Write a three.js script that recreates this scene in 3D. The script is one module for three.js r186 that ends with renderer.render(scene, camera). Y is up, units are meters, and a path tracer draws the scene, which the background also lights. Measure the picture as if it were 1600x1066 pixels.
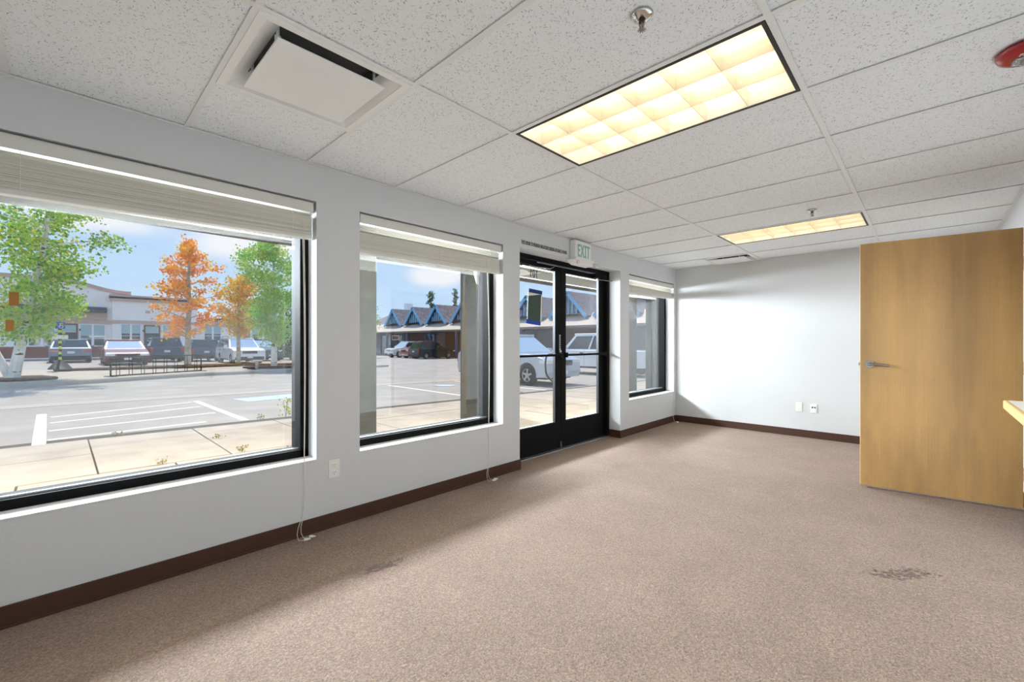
import * as THREE from 'three';
import { mergeGeometries } from 'three/addons/utils/BufferGeometryUtils.js';
import { RoundedBoxGeometry } from 'three/addons/geometries/RoundedBoxGeometry.js';
import { TextGeometry } from 'three/addons/geometries/TextGeometry.js';
import { FontLoader } from 'three/addons/loaders/FontLoader.js';
import { RectAreaLightUniformsLib } from 'three/addons/lights/RectAreaLightUniformsLib.js';

// ---------------------------------------------------------------- camera, sky, sun, added area light, exposure
RectAreaLightUniformsLib.init();
const scene = new THREE.Scene();
const W = 1600, HPX = 1066, FOCAL = 678.25, YAW = 0.7612;
const camera = new THREE.PerspectiveCamera(2 * Math.atan(HPX / 2 / FOCAL) * 180 / Math.PI, W / HPX, 0.05, 600);
camera.position.set(2.8007, 1.1922, 0);
camera.rotation.set(0, YAW, 0);
camera.setViewOffset(W, HPX, -4.6, -3.15, W, HPX);
const renderer = new THREE.WebGLRenderer();
renderer.toneMapping = THREE.LinearToneMapping;
renderer.toneMappingExposure = 1.0;
renderer.shadowMap.enabled = true;

const SKY_TOP = [0.26, 0.50, 0.95], SKY_LOW = [0.60, 0.80, 1.0], CLOUD = [0.98, 0.98, 1.0];
const sun = new THREE.DirectionalLight(new THREE.Color(1.0, 0.93, 0.83), 4.1);
sun.position.set(-23, 44.2, -5);
sun.castShadow = true;
Object.assign(sun.shadow.camera, { left: -50, right: 50, top: 50, bottom: -50, near: 1, far: 160 });
sun.shadow.mapSize.set(4096, 4096);
scene.add(sun, sun.target);
// added unseen area light, in place of the sky band below the canopy beam
const addedDaylight = new THREE.RectAreaLight(new THREE.Color(0.81, 0.915, 1.0), 112, 12.5, 0.62);
addedDaylight.position.set(-2.50, 2.06, -3.6);
addedDaylight.lookAt(-0.5, 2.79, -3.6);
scene.add(addedDaylight);
const LAMP = 2.5, LAMP_COLOR = new THREE.Color(1.0, 0.985, 0.965);

// ---------------------------------------------------------------- helpers
let seed = 7;
const rnd = () => { seed = (seed + 0x6D2B79F5) | 0; let t = Math.imul(seed ^ (seed >>> 15), 1 | seed); t = (t + Math.imul(t ^ (t >>> 7), 61 | t)) ^ t; return ((t ^ (t >>> 14)) >>> 0) / 4294967296; };
const rr = (a, b) => a + (b - a) * rnd();
const gauss = () => (rnd() + rnd() + rnd() - 1.5) / 0.75;
const hash = (x, y, s) => { let h = Math.imul(x, 374761393) + Math.imul(y, 668265263) + Math.imul(s, 1442695041); h = Math.imul(h ^ (h >>> 13), 1274126177); return ((h ^ (h >>> 16)) >>> 0) / 4294967296; };
function vnoise(x, y, p, s) {   // value noise that repeats every p cells
  const xi = Math.floor(x), yi = Math.floor(y), fx = x - xi, fy = y - yi, m = (a) => ((a % p) + p) % p;
  const u = fx * fx * (3 - 2 * fx), v = fy * fy * (3 - 2 * fy);
  const a = hash(m(xi), m(yi), s), b = hash(m(xi + 1), m(yi), s), c = hash(m(xi), m(yi + 1), s), d = hash(m(xi + 1), m(yi + 1), s);
  return a + (b - a) * u + (c - a) * v + (a - b - c + d) * u * v;
}
function fbm(x, y, p, s, o = 4) { let v = 0, a = 0.5, n = 0; for (let i = 0; i < o; i++) { v += a * vnoise(x, y, p, s + i); n += a; a *= 0.5; x *= 2; y *= 2; p *= 2; } return v / n; }
function tex(w, h, fn, size, srgb = true) {   // fn(u, v) gives a grey number or [r, g, b], 0..255; size in metres
  const d = new Uint8Array(w * h * 4);
  for (let j = 0; j < h; j++) for (let i = 0; i < w; i++) {
    const c = fn(i / w, j / h, i, j), k = (j * w + i) * 4;
    if (typeof c === 'number') d[k] = d[k + 1] = d[k + 2] = c; else { d[k] = c[0]; d[k + 1] = c[1]; d[k + 2] = c[2]; }
    d[k + 3] = 255;
  }
  const t = new THREE.DataTexture(d, w, h);
  t.wrapS = t.wrapT = THREE.RepeatWrapping; t.magFilter = THREE.LinearFilter; t.minFilter = THREE.LinearMipmapLinearFilter; t.generateMipmaps = true;
  if (srgb) t.colorSpace = THREE.SRGBColorSpace;
  const [sx, sy] = Array.isArray(size) ? size : [size, size];
  t.repeat.set(1 / sx, 1 / sy); t.needsUpdate = true;
  return t;
}
const std = (color, roughness = 0.6, o = {}) => new THREE.MeshStandardMaterial({ color, roughness, ...o });
const phy = (color, roughness = 0.4, o = {}) => new THREE.MeshPhysicalMaterial({ color, roughness, ...o });
const glassy = () => new THREE.MeshPhysicalMaterial({ color: 0xffffff, roughness: 0, transmission: 1, thickness: 0, ior: 1.5 });

function metres(g) {   // uv in metres on every face, by the way it faces
  if (g.index) g = g.toNonIndexed();
  const p = g.attributes.position, n = g.attributes.normal, uv = new Float32Array(p.count * 2);
  for (let i = 0; i < p.count; i++) {
    const ax = Math.abs(n.getX(i)), ay = Math.abs(n.getY(i)), az = Math.abs(n.getZ(i));
    if (ay >= ax && ay >= az) { uv[2 * i] = p.getX(i); uv[2 * i + 1] = p.getZ(i); } else if (ax >= az) { uv[2 * i] = p.getZ(i); uv[2 * i + 1] = p.getY(i); } else { uv[2 * i] = p.getX(i); uv[2 * i + 1] = p.getY(i); }
  }
  g.setAttribute('uv', new THREE.BufferAttribute(uv, 2));
  return g;
}
const clean = (g) => { const q = g.index ? g.toNonIndexed() : g; for (const k of Object.keys(q.attributes)) if (!['position', 'normal', 'uv'].includes(k)) q.deleteAttribute(k); return q; };
const join = (list) => list.length === 1 ? list[0] : mergeGeometries(list.map(clean), false);
const bx = (x0, x1, y0, y1, z0, z1) => new THREE.BoxGeometry(Math.abs(x1 - x0), Math.abs(y1 - y0), Math.abs(z1 - z0)).translate((x0 + x1) / 2, (y0 + y1) / 2, (z0 + z1) / 2);
const rbx = (x0, x1, y0, y1, z0, z1, r = 0.004, s = 2) => new RoundedBoxGeometry(Math.abs(x1 - x0), Math.abs(y1 - y0), Math.abs(z1 - z0), s, r).translate((x0 + x1) / 2, (y0 + y1) / 2, (z0 + z1) / 2);
function rod(a, b, r, r2 = r, seg = 8) {
  const A = new THREE.Vector3(...a), B = new THREE.Vector3(...b), d = B.clone().sub(A);
  const g = new THREE.CylinderGeometry(r2, r, d.length(), seg);
  g.applyQuaternion(new THREE.Quaternion().setFromUnitVectors(new THREE.Vector3(0, 1, 0), d.clone().normalize()));
  return g.translate((A.x + B.x) / 2, (A.y + B.y) / 2, (A.z + B.z) / 2);
}
function tube(pts, r, seg = 24, rs = 6) { return new THREE.TubeGeometry(new THREE.CatmullRomCurve3(pts.map((p) => new THREE.Vector3(...p))), seg, r, rs); }
function prism(pts, depth, bevel = 0, o = {}) {   // outline in x, y; from z = -depth/2 to depth/2
  const s = new THREE.Shape(pts.map((p) => new THREE.Vector2(p[0], p[1])));
  const g = new THREE.ExtrudeGeometry(s, { depth: depth - 2 * bevel, bevelEnabled: bevel > 0, bevelThickness: bevel, bevelSize: bevel, bevelOffset: -bevel, bevelSegments: 2, curveSegments: 10, ...o });
  return g.translate(0, 0, -(depth - 2 * bevel) / 2);
}
function quadGeo(a, b, c, d, t = 0.006) {   // a pane with four corners (counterclockwise seen from outside) and a thickness
  const A = new THREE.Vector3(...a), B = new THREE.Vector3(...b), Cc = new THREE.Vector3(...c), D = new THREE.Vector3(...d);
  const n = B.clone().sub(A).cross(D.clone().sub(A)).normalize().multiplyScalar(t);
  const o = [A, B, Cc, D].map((p) => p.clone().add(n)), i = [A, B, Cc, D], v = [];
  const f = (p, q, r, s) => { for (const k of [p, q, r, p, r, s]) v.push(k.x, k.y, k.z); };
  f(...o); f(i[3], i[2], i[1], i[0]);
  for (let k = 0; k < 4; k++) { const m = (k + 1) % 4; f(i[k], i[m], o[m], o[k]); }
  const g = new THREE.BufferGeometry(); g.setAttribute('position', new THREE.Float32BufferAttribute(v, 3)); g.computeVertexNormals();
  g.setAttribute('uv', new THREE.Float32BufferAttribute(new Float32Array(v.length / 3 * 2), 2));
  return g;
}
const taken = new Map();
function numbered(n) { const k = taken.get(n) ?? 0; taken.set(n, k + 1); return k ? n + '_' + String(k).padStart(3, '0') : n; }
function obj(name, geo, mat, parent, o = {}) {
  const list = Array.isArray(geo) ? geo : [geo];
  let g = join(list); if (mat.map || mat.bumpMap || mat.roughnessMap) g = o.keepUV ? g : metres(g);
  const m = new THREE.Mesh(g, mat); m.name = parent ? name : numbered(name); m.castShadow = m.receiveShadow = true;
  (parent ?? scene).add(m);
  if (o.label) m.userData.label = o.label;
  if (o.kind) m.userData.kind = o.kind;
  return m;
}
function tag(o, label, category, group, kind) { o.userData.label = label; o.userData.category = category; if (group) o.userData.group = group; if (kind) o.userData.kind = kind; return o; }
function thing(name, label, category, at = [0, 0, 0], turn = 0, group, kind) { const g = new THREE.Group(); g.name = numbered(name); g.position.set(...at); g.rotation.y = turn; scene.add(g); return tag(g, label, category, group, kind); }
function struct(name, geo, mat, label, category, o) { return tag(obj(name, geo, mat, null, o), label, category, null, 'structure'); }
const font = await new FontLoader().loadAsync('fonts/droid/droid_sans_bold.typeface.json');
function lettering(s, size, depth, stretch = 1) { const g = new TextGeometry(s, { font, size, depth, curveSegments: 4 }); g.computeBoundingBox(); const b = g.boundingBox; g.translate(-(b.min.x + b.max.x) / 2, -(b.min.y + b.max.y) / 2, 0); return g.scale(stretch, 1, 1); }
const gy = (z) => -0.02 + 0.014 * Math.min(0, z);   // the street falls gently towards its far end

// ---------------------------------------------------------------- the sky
{
  const w = 1024, h = 512, d = new Float32Array(w * h * 4);
  const clouds = [];   // azimuth and height of each, and how wide and tall
  for (let q = 0; q < 12; q++) clouds.push([-Math.PI + q * 0.5236 + 0.262, 0.17 + 0.12 * hash(q, 3, 9) + (q % 3) * 0.05, 0.16, 0.045]);
  clouds.push([-2.508, 0.148, 0.085, 0.030], [-3.10, 0.20, 0.15, 0.032]);
  const smooth = (a, b, x) => { const t = Math.min(1, Math.max(0, (x - a) / (b - a))); return t * t * (3 - 2 * t); };
  for (let j = 0; j < h; j++) for (let i = 0; i < w; i++) {
    const el = (j + 0.5) / h * Math.PI - Math.PI / 2, k = (j * w + i) * 4, up = Math.max(0, Math.sin(el));
    const t = Math.pow(up, 0.8), az = (i + 0.5) / w * 2 * Math.PI - Math.PI, n = fbm(i / w * 40, j / h * 60 + 3, 40, 11, 5);
    let c = 0;
    for (const [ca, ce, wa, we] of clouds) { let da = Math.abs(az - ca); if (da > Math.PI) da = 2 * Math.PI - da; const q = Math.exp(-(da * da) / (wa * wa) - ((el - ce) / we) ** 2); c = Math.max(c, smooth(0.42, 0.85, q * 0.75 + n * 0.62 - 0.16) * 0.9); }
    for (let q = 0; q < 3; q++) { const s = SKY_LOW[q] + (SKY_TOP[q] - SKY_LOW[q]) * t; d[k + q] = s + (CLOUD[q] - s) * c; }
    d[k + 3] = 1;
  }
  const t = new THREE.DataTexture(d, w, h, THREE.RGBAFormat, THREE.FloatType);
  t.mapping = THREE.EquirectangularReflectionMapping; t.magFilter = t.minFilter = THREE.LinearFilter; t.wrapS = THREE.RepeatWrapping; t.needsUpdate = true;
  scene.background = t; scene.backgroundRotation.y = 0;
}

// ---------------------------------------------------------------- textures and materials
const plasterBump = tex(512, 512, (u, v) => 255 * (0.6 * fbm(u * 60, v * 60, 60, 3, 2) + 0.4 * fbm(u * 14, v * 14, 14, 5, 3)), 0.5, false);
const carpetMap = tex(1024, 1024, (u, v, i, j) => {
  const fine = hash(i >> 1, j >> 1, 21), mid = vnoise(u * 340, v * 340, 340, 22), big = fbm(u * 9, v * 9, 9, 23, 4), k = 0.78 + 0.22 * fine + 0.22 * mid + 0.10 * (big - 0.5);
  const warm = vnoise(u * 120, v * 120, 120, 29);
  return [142 * k + 4 * warm, 123 * k, 110 * k - 3 * warm].map((x) => Math.min(255, x));
}, 1.9);
const carpetBump = tex(512, 512, (u, v, i, j) => 255 * (0.5 * hash(i, j, 31) + 0.5 * vnoise(u * 128, v * 128, 128, 32)), 0.8, false);
function tileTexture(s) {
  const w = 1024, a = new Float32Array(w * w).fill(1); let q = s * 977 + 13;
  const R = () => { q = Math.imul(q, 1664525) + 1013904223 | 0; return (q >>> 8) / 16777216; };
  for (let n = 0; n < 9000; n++) {
    const x = R() * w, y = R() * w, an = R() * Math.PI, l = R() < 0.8 ? R() * 1.5 : 1.5 + R() * 4.5, r = 0.7 + R() * 1.0, dk = 0.50 + 0.32 * R();
    for (let t = -l; t <= l; t += 0.6) { const cx = x + Math.cos(an) * t + 0.8 * Math.sin(t), cy = y + Math.sin(an) * t; for (let dy = -2; dy <= 2; dy++) for (let dx = -2; dx <= 2; dx++) { const dd = Math.hypot(Math.floor(cx) + dx - cx, Math.floor(cy) + dy - cy); if (dd < r) { const k = ((Math.floor(cy) + dy + w) % w) * w + (Math.floor(cx) + dx + w) % w; a[k] = Math.min(a[k], dk + 0.3 * dd / r); } } }
  }
  const col = tex(w, w, (u, v, i, j) => { const k = a[j * w + i] * (0.97 + 0.03 * hash(i, j, s)); return [243 * k, 245 * k, 246 * k]; }, 1.05);
  const bump = tex(w, w, (u, v, i, j) => 255 * Math.min(1, a[j * w + i] * 0.9 + 0.1 * hash(i, j, s + 3)), 1.05, false);
  return [col, bump];
}
const [tileMap, tileBump] = tileTexture(4);
const concreteMap = tex(512, 512, (u, v, i, j) => { const k = 0.86 + 0.16 * fbm(u * 8, v * 8, 8, 41, 5) + 0.07 * hash(i, j, 42); return [184 * k, 172 * k, 156 * k]; }, 2.2);
const asphaltMap = tex(512, 512, (u, v, i, j) => { const k = 0.84 + 0.16 * fbm(u * 6, v * 6, 6, 51, 5) + 0.12 * hash(i, j, 52); return [172 * k, 164 * k, 154 * k]; }, 3.1);
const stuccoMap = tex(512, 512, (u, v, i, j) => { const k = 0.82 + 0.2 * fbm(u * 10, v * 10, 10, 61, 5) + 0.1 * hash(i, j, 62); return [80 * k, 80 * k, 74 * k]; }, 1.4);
const stuccoBump = tex(256, 256, (u, v, i, j) => 255 * (0.5 * fbm(u * 40, v * 40, 40, 63, 3) + 0.5 * hash(i, j, 64)), 0.5, false);
const barkMap = tex(256, 512, (u, v) => { const m = fbm(u * 3, v * 26, 26, 71, 3), e = fbm(u * 6, v * 10, 10, 73, 3), k = m > 0.70 ? 0.25 : 0.9 + 0.15 * e; return [232 * k, 226 * k, 214 * k]; }, [0.9, 2.0]);
const brownBarkMap = tex(128, 256, (u, v) => { const k = 0.7 + 0.5 * fbm(u * 8, v * 4, 8, 75, 3); return [190 * k, 174 * k, 150 * k]; }, 0.7);
const shingleMap = tex(256, 256, (u, v, i, j) => { const k = 0.8 + 0.25 * hash(Math.floor(u * 16 + (Math.floor(v * 16) % 2) * 0.5), Math.floor(v * 16), 81) + 0.08 * hash(i, j, 82) - ((v * 16) % 1 < 0.12 ? 0.25 : 0); return [140 * k, 130 * k, 132 * k]; }, 3.2);
const mulchMap = tex(256, 256, (u, v, i, j) => { const k = 0.5 + 0.7 * hash(i >> 1, j >> 1, 91) * fbm(u * 12, v * 12, 12, 92, 3); return [122 * k, 92 * k, 70 * k]; }, 1.1);
const veneerMap = tex(1024, 1024, (u, v, i, j) => {
  const leaf = Math.floor(u * 3), lu = leaf % 2 ? (leaf + 1) / 3 - u : u - leaf / 3;   // book-matched leaves
  const x = lu * 3 - 0.5, bend = 0.16 * fbm(lu * 5, v * 3, 64, 101, 3) + 0.42 * (v - 0.45) * (v - 0.45);
  const ring = Math.sqrt(x * x * 0.55 + 0.02) + bend * 1.3, g = 0.5 + 0.5 * Math.sin(ring * 21 + 2.2 * fbm(lu * 6, v * 5, 64, 109, 3)), fib = fbm(u * 190, v * 5, 200, 103, 3), cloud = fbm(lu * 4.0 + 0.6 * bend, v * 3.4, 60, 105, 5), ray = hash(i, j >> 4, 107);
  const k = 0.90 + 0.05 * g + 0.055 * (fib - 0.5) + 0.28 * (cloud - 0.5) + 0.025 * ray;
  return [214 * k, 168 * k, 105 * k].map((c) => Math.min(255, c));
}, 1);

const M = {
  wall: std(0xd4d5d5, 0.75, { bumpMap: plasterBump, bumpScale: 0.0006 }),
  ceilSlab: std(0x8a8a88, 0.9),
  tile: std(0xffffff, 0.95, { map: tileMap, bumpMap: tileBump, bumpScale: 0.0006 }),
  tee: std(0xe9e9e7, 0.45),
  carpet: std(0xffffff, 1, { map: carpetMap, bumpMap: carpetBump, bumpScale: 0.0025 }),
  stain: std(0x74635a, 1, { bumpMap: carpetBump, bumpScale: 0.004 }),
  base: std(0x45291a, 0.5),
  black: phy(0x0c0c0d, 0.7, { specularIntensity: 0.3 }),
  gasket: std(0x050505, 0.8),
  alu: std(0xb9bbbd, 0.35, { metalness: 0.9 }),
  chrome: std(0xd8d8d8, 0.18, { metalness: 1 }),
  satin: std(0xa8a5a0, 0.3, { metalness: 1 }),
  glass: glassy(),
  white: std(0xeeeeec, 0.4),
  whiteMatte: std(0xe8e8e6, 0.7),
  plastic: std(0xebe9e4, 0.35),
  slat: std(0xdbd7cb, 0.5),
  valance: std(0xdcdad3, 0.5),
  cord: std(0xe8e2d4, 0.8),
  veneer: phy(0xffffff, 0.5, { map: veneerMap, clearcoat: 0.35, clearcoatRoughness: 0.28 }),
  edgeWood: std(0xcfa468, 0.5),
  darkWood: std(0x2a1a12, 0.5),
  laminate: std(0xd7d0c2, 0.45),
  red: phy(0xa00b15, 0.25, { clearcoat: 0.6, clearcoatRoughness: 0.1 }),
  clear: new THREE.MeshPhysicalMaterial({ color: 0xffffff, roughness: 0.08, transmission: 0.85, thickness: 0.01, ior: 1.49 }),
  stucco: std(0xffffff, 0.95, { map: stuccoMap, bumpMap: stuccoBump, bumpScale: 0.003 }),
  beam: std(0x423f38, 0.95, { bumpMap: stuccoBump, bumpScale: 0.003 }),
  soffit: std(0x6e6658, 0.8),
  concrete: std(0xffffff, 0.9, { map: concreteMap }),
  asphalt: std(0xffffff, 0.95, { map: asphaltMap }),
  kerb: std(0xb5aca0, 0.9, { bumpMap: stuccoBump, bumpScale: 0.003 }),
  joint: std(0x5a5145, 1),
  paintWhite: std(0xe6e1d6, 0.8),
  paintBlue: std(0xb9c9e2, 0.8),
  mulch: std(0xffffff, 1, { map: mulchMap }),
  tyre: std(0x151515, 0.85),
  trimDark: std(0x1b1c1e, 0.6),
  carGlass: phy(0x10161a, 0.04, { clearcoat: 1, clearcoatRoughness: 0.02 }),
  windshield: phy(0xdfe6ea, 0.06, { metalness: 0.75, clearcoat: 1, clearcoatRoughness: 0.02 }),
  headlamp: phy(0xdfe4e8, 0.1, { clearcoat: 1 }),
  tail: phy(0xa01018, 0.2, { clearcoat: 1 }),
  amber: phy(0xd86a38, 0.2, { clearcoat: 1 }),
  plate: std(0xd9dcdf, 0.5),
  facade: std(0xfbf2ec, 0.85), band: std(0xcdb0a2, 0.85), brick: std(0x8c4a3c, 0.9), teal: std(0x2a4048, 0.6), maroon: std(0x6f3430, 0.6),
  frameWhite: std(0xf2f2f2, 0.5), blindPale: std(0xa9c3c4, 0.6), paneDark: phy(0x39464d, 0.05, { clearcoat: 1, clearcoatRoughness: 0.02 }),
  shingle: std(0xffffff, 0.95, { map: shingleMap }), canopyRoof: std(0xcbbcae, 0.9, { bumpMap: stuccoBump, bumpScale: 0.003 }),
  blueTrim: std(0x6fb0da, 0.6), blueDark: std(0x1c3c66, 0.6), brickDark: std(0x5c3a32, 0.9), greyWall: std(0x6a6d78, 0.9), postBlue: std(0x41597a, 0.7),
  bark: std(0xffffff, 0.9, { map: barkMap }), brownBark: std(0xffffff, 0.95, { map: brownBarkMap }),
};
const paint = (c, r = 0.3) => phy(c, r, { clearcoat: 1, clearcoatRoughness: 0.04, metalness: 0.15 });

// ---------------------------------------------------------------- the room shell
const H = 2.3126, FAR = -6.509, RIGHT = 3.31, BACK = 2.2;
const SILL = 0.452, HEAD = 2.088, DHEAD = 2.10;
const OPEN = [[0.245, -1.121, SILL, HEAD], [-1.409, -2.783, SILL, HEAD], [-3.005, -4.853, -0.6, DHEAD], [-5.078, -6.440, SILL, HEAD]];
const floor = struct('floor', bx(-0.28, 4.75, -0.25, 0, FAR - 0.15, BACK + 0.15), M.carpet, 'speckled brown beige carpet covering the whole office floor', 'floor');
{
  const s = new THREE.Shape([[-BACK - 0.15, -0.6], [-FAR + 0.15, -0.6], [-FAR + 0.15, 2.9], [-BACK - 0.15, 2.9]].map((p) => new THREE.Vector2(...p)));   // outline in (-z, y)
  for (const [a, b, y0, y1] of OPEN) { const lo = Math.max(y0, -0.01); s.holes.push(new THREE.Path([[-a, lo], [-b, lo], [-b, y1], [-a, y1]].map((p) => new THREE.Vector2(...p)))); }
  const g = new THREE.ExtrudeGeometry(s, { depth: 0.28, bevelEnabled: false });
  g.rotateY(Math.PI / 2); // x -> -z, z -> x
  g.translate(-0.28, 0, 0);
  struct('wall_left', g, M.wall, 'white painted wall with the three windows and the glass entrance', 'wall');
}
struct('wall_far', bx(-0.0005, 4.75, 0, 2.75, FAR, FAR - 0.15), M.wall, 'plain white end wall at the far end of the room', 'wall');
struct('wall_back', bx(-0.0005, 4.75, 0, 2.75, BACK, BACK + 0.15), M.wall, 'plain white end wall behind the viewer', 'wall');
struct('wall_right', [bx(RIGHT, RIGHT + 0.12, 0, 2.75, FAR + 0.0005, -4.765), bx(RIGHT, RIGHT + 0.12, 0, 2.75, -3.80, BACK - 0.0005), bx(RIGHT, RIGHT + 0.12, 2.06, 2.75, -4.765, -3.80)], M.wall, 'white side wall carrying the wooden door', 'wall');
struct('wall_hall', bx(4.6, 4.75, 0, 2.75, FAR + 0.0005, BACK - 0.0005), M.wall, 'white wall of the passage beyond the wooden door', 'wall');
// baseboards
const BBH = 0.093;
struct('baseboard_left', [rbx(0, 0.010, 0, BBH, 2.2, -3.005, 0.003), rbx(0, 0.010, 0, BBH, -4.853, FAR, 0.003), rbx(0, 0.017, 0, 0.012, 2.2, -3.005, 0.003), rbx(-0.155, 0.010, 0, BBH, -4.843, -4.853, 0.003), rbx(-0.155, 0.010, 0, BBH, -3.005, -3.015, 0.003)], M.base, 'dark brown cove base under the windows', 'baseboard');
struct('baseboard_far', rbx(0.010, RIGHT, 0, BBH, FAR, FAR + 0.010, 0.003), M.base, 'dark brown cove base along the far end wall', 'baseboard');
struct('baseboard_right', [rbx(RIGHT - 0.010, RIGHT, 0, BBH, FAR + 0.010, -4.80, 0.003), rbx(RIGHT - 0.010, RIGHT, 0, BBH, -3.75, BACK, 0.003)], M.base, 'dark brown cove base along the side wall', 'baseboard');

// ceiling: tees, tiles, slab over it
const R1 = 1.1838, TS = 0.6096, R2 = R1 + 2 * TS, D0 = 0.4555, zk = (k) => -(D0 + k * TS);
const ceiling = new THREE.Group(); ceiling.name = 'ceiling'; scene.add(ceiling);
tag(ceiling, 'suspended ceiling of white fissured tiles in a white metal grid', 'ceiling', null, 'structure');
{
  const cols = [[0, R1], [R1, R2], [R2, RIGHT]], e = 0.004;
  const fixtures = [[1, 2], [1, 7], [1, -3]];
  const geo = new Map();
  const tile = (x0, x1, z0, z1) => {
    const key = [x1 - x0, z0 - z1].map((q) => q.toFixed(3)).join();
    if (!geo.has(key)) geo.set(key, metres(bx(-(x1 - x0) / 2 + e, (x1 - x0) / 2 - e, 0, 0.015, -(z0 - z1) / 2 + e, (z0 - z1) / 2 - e)));
    const m = new THREE.Mesh(geo.get(key), M.tile); m.name = 'ceiling_tile'; m.position.set((x0 + x1) / 2, H + 0.007, (z0 + z1) / 2); m.castShadow = m.receiveShadow = true; ceiling.add(m);
  };
  const rows = []; for (let k = -5; k <= 9; k++) rows.push([k, k === -5 ? BACK : zk(k), k === 9 ? FAR : zk(k + 1)]);
  for (const [k, z0, z1] of rows) cols.forEach(([x0, x1], c) => {
    if (fixtures.some(([a, b]) => a === c && b === k)) return;
    if (c === 0 && (k === 0 || k === 9)) { tile(x0, R1 - TS, z0, z1); return; }
    tile(x0, x1, z0, z1);
  });
  const t = 0.012;
  for (const x of [R1, R2]) obj('main_tee', bx(x - t, x + t, H, H + 0.004, BACK, FAR), M.tee, ceiling);
  for (let k = -4; k <= 9; k++) cols.forEach(([x0, x1]) => obj('cross_tee', bx(x0 + (x0 ? t : 0), x1 - (x1 < 3 ? t : 0), H + 0.0004, H + 0.004, zk(k) - t, zk(k) + t), M.tee, ceiling));
  for (const [k, z1] of [[0, zk(1)], [9, FAR]]) obj('cross_tee', bx(R1 - TS - t, R1 - TS + t, H + 0.0004, H + 0.004, zk(k) - t, z1 + t), M.tee, ceiling);
  obj('wall_angle', [bx(0, 0.02, H - 0.001, H + 0.003, BACK, FAR), bx(0.02, RIGHT, H - 0.001, H + 0.003, FAR, FAR + 0.02), bx(RIGHT - 0.02, RIGHT, H - 0.001, H + 0.003, BACK, FAR + 0.02)], M.tee, ceiling);
  obj('roof_deck', bx(-0.0, 4.75, 2.75, 2.9, BACK + 0.15, FAR - 0.15), M.ceilSlab, ceiling);
  obj('passage_ceiling', bx(RIGHT + 0.12, 4.6, H, H + 0.05, BACK, FAR), M.tee, ceiling);
}

// ---------------------------------------------------------------- windows
const WIN_LABEL = ['large fixed window nearest the viewer, over the bike rack view', 'fixed window left of the glass entrance, with the gabled shops behind', 'narrow looking fixed window in the far corner beyond the entrance'];
function windowUnit(n, [za, zb]) {
  const w = new THREE.Group(); w.name = 'window_' + n; scene.add(w); tag(w, WIN_LABEL[n - 1], 'window', null, 'structure');
  const xf = -0.125, xb = -0.278, f = 0.052;
  obj('window_frame', [rbx(xb, xf, SILL, SILL + f, za, zb), rbx(xb, xf, HEAD - f, HEAD, za, zb), rbx(xb, xf, SILL, HEAD, za, za - f), rbx(xb, xf, SILL, HEAD, zb + f, zb)], M.black, w);
  obj('glazing_bead', bx(xf - 0.045, xf - 0.030, SILL + f, SILL + f + 0.010, za - f, zb + f), M.alu, w);
  obj('pane', bx(xf - 0.052, xf - 0.046, SILL + f - 0.01, HEAD - f + 0.01, za - f + 0.01, zb + f - 0.01), M.glass, w);
  obj('window_sill', rbx(xf, 0.004, SILL, SILL + 0.006, za, zb, 0.002), M.white, w);
}
windowUnit(1, OPEN[0]); windowUnit(2, OPEN[1]); windowUnit(3, OPEN[3]);

// blinds, pulled up under the window heads
function blind(label, [za, zb], gap, stackH, dropL, dropR) {
  const b = thing('window_blind', label, 'blind', [0, 0, 0], 0, 'raised blinds in the windows');
  const L = za - 0.008, R = zb + 0.012, len = L - R, y0 = HEAD - 0.008;
  obj('valance', [rbx(-0.022, -0.010, y0 - 0.064, y0, L, R, 0.004), rbx(-0.085, -0.010, y0 - 0.012, y0, L, R, 0.004)], M.valance, b);
  obj('headrail', rbx(-0.078, -0.030, y0 - 0.060, y0 - 0.014, L - 0.005, R + 0.005, 0.004), M.white, b);
  const tilt = (dropR - dropL) / len, slats = [], n = 36, top = y0 - 0.064 - gap, mid = (L + R) / 2;
  for (let i = 0; i < n; i++) {
    const y = top - stackH * i / n, wob = rr(-0.004, 0.004), g = bx(-0.079 + wob, -0.029 + wob, -0.0016, 0.0016, -len / 2 + 0.006, len / 2 - 0.006);
    g.rotateX(tilt * (i / n)); slats.push(g.translate(0, y + (dropL + dropR) / 2 * (i / n), mid));
  }
  for (let y = y0 - 0.072; y > top + 0.006; y -= 0.013) slats.push(bx(-0.079, -0.029, -0.0012, 0.0012, -len / 2 + 0.006, len / 2 - 0.006).rotateX(tilt * 0.02).rotateZ(0.12).translate(0.006, y, mid));
  obj('slats', slats, M.slat, b, { kind: 'stuff' });
  const yb = top - stackH - 0.006 + (dropL + dropR) / 2;
  obj('bottom_rail', rbx(-0.081, -0.027, -0.011, 0.011, -len / 2 + 0.004, len / 2 - 0.004, 0.004).rotateX(tilt).translate(0, yb, mid), M.valance, b);
  for (const q of [0.09, 0.5, 0.91]) obj('ladder_cord', rod([-0.027, y0 - 0.06, L - len * q], [-0.026, yb, L - len * q], 0.0014, 0.0014, 5), M.cord, b);
  return b;
}
const blinds = [
  blind('wide raised slatted blind at the top of the window nearest the viewer', OPEN[0], 0.026, 0.150, 0.0, 0.030),
  blind('raised slatted blind over the window left of the glass entrance', OPEN[1], 0.062, 0.125, 0.0, 0.012),
  blind('raised slatted blind over the window in the far corner', OPEN[3], 0.070, 0.095, 0.0, 0.03),
];
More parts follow.
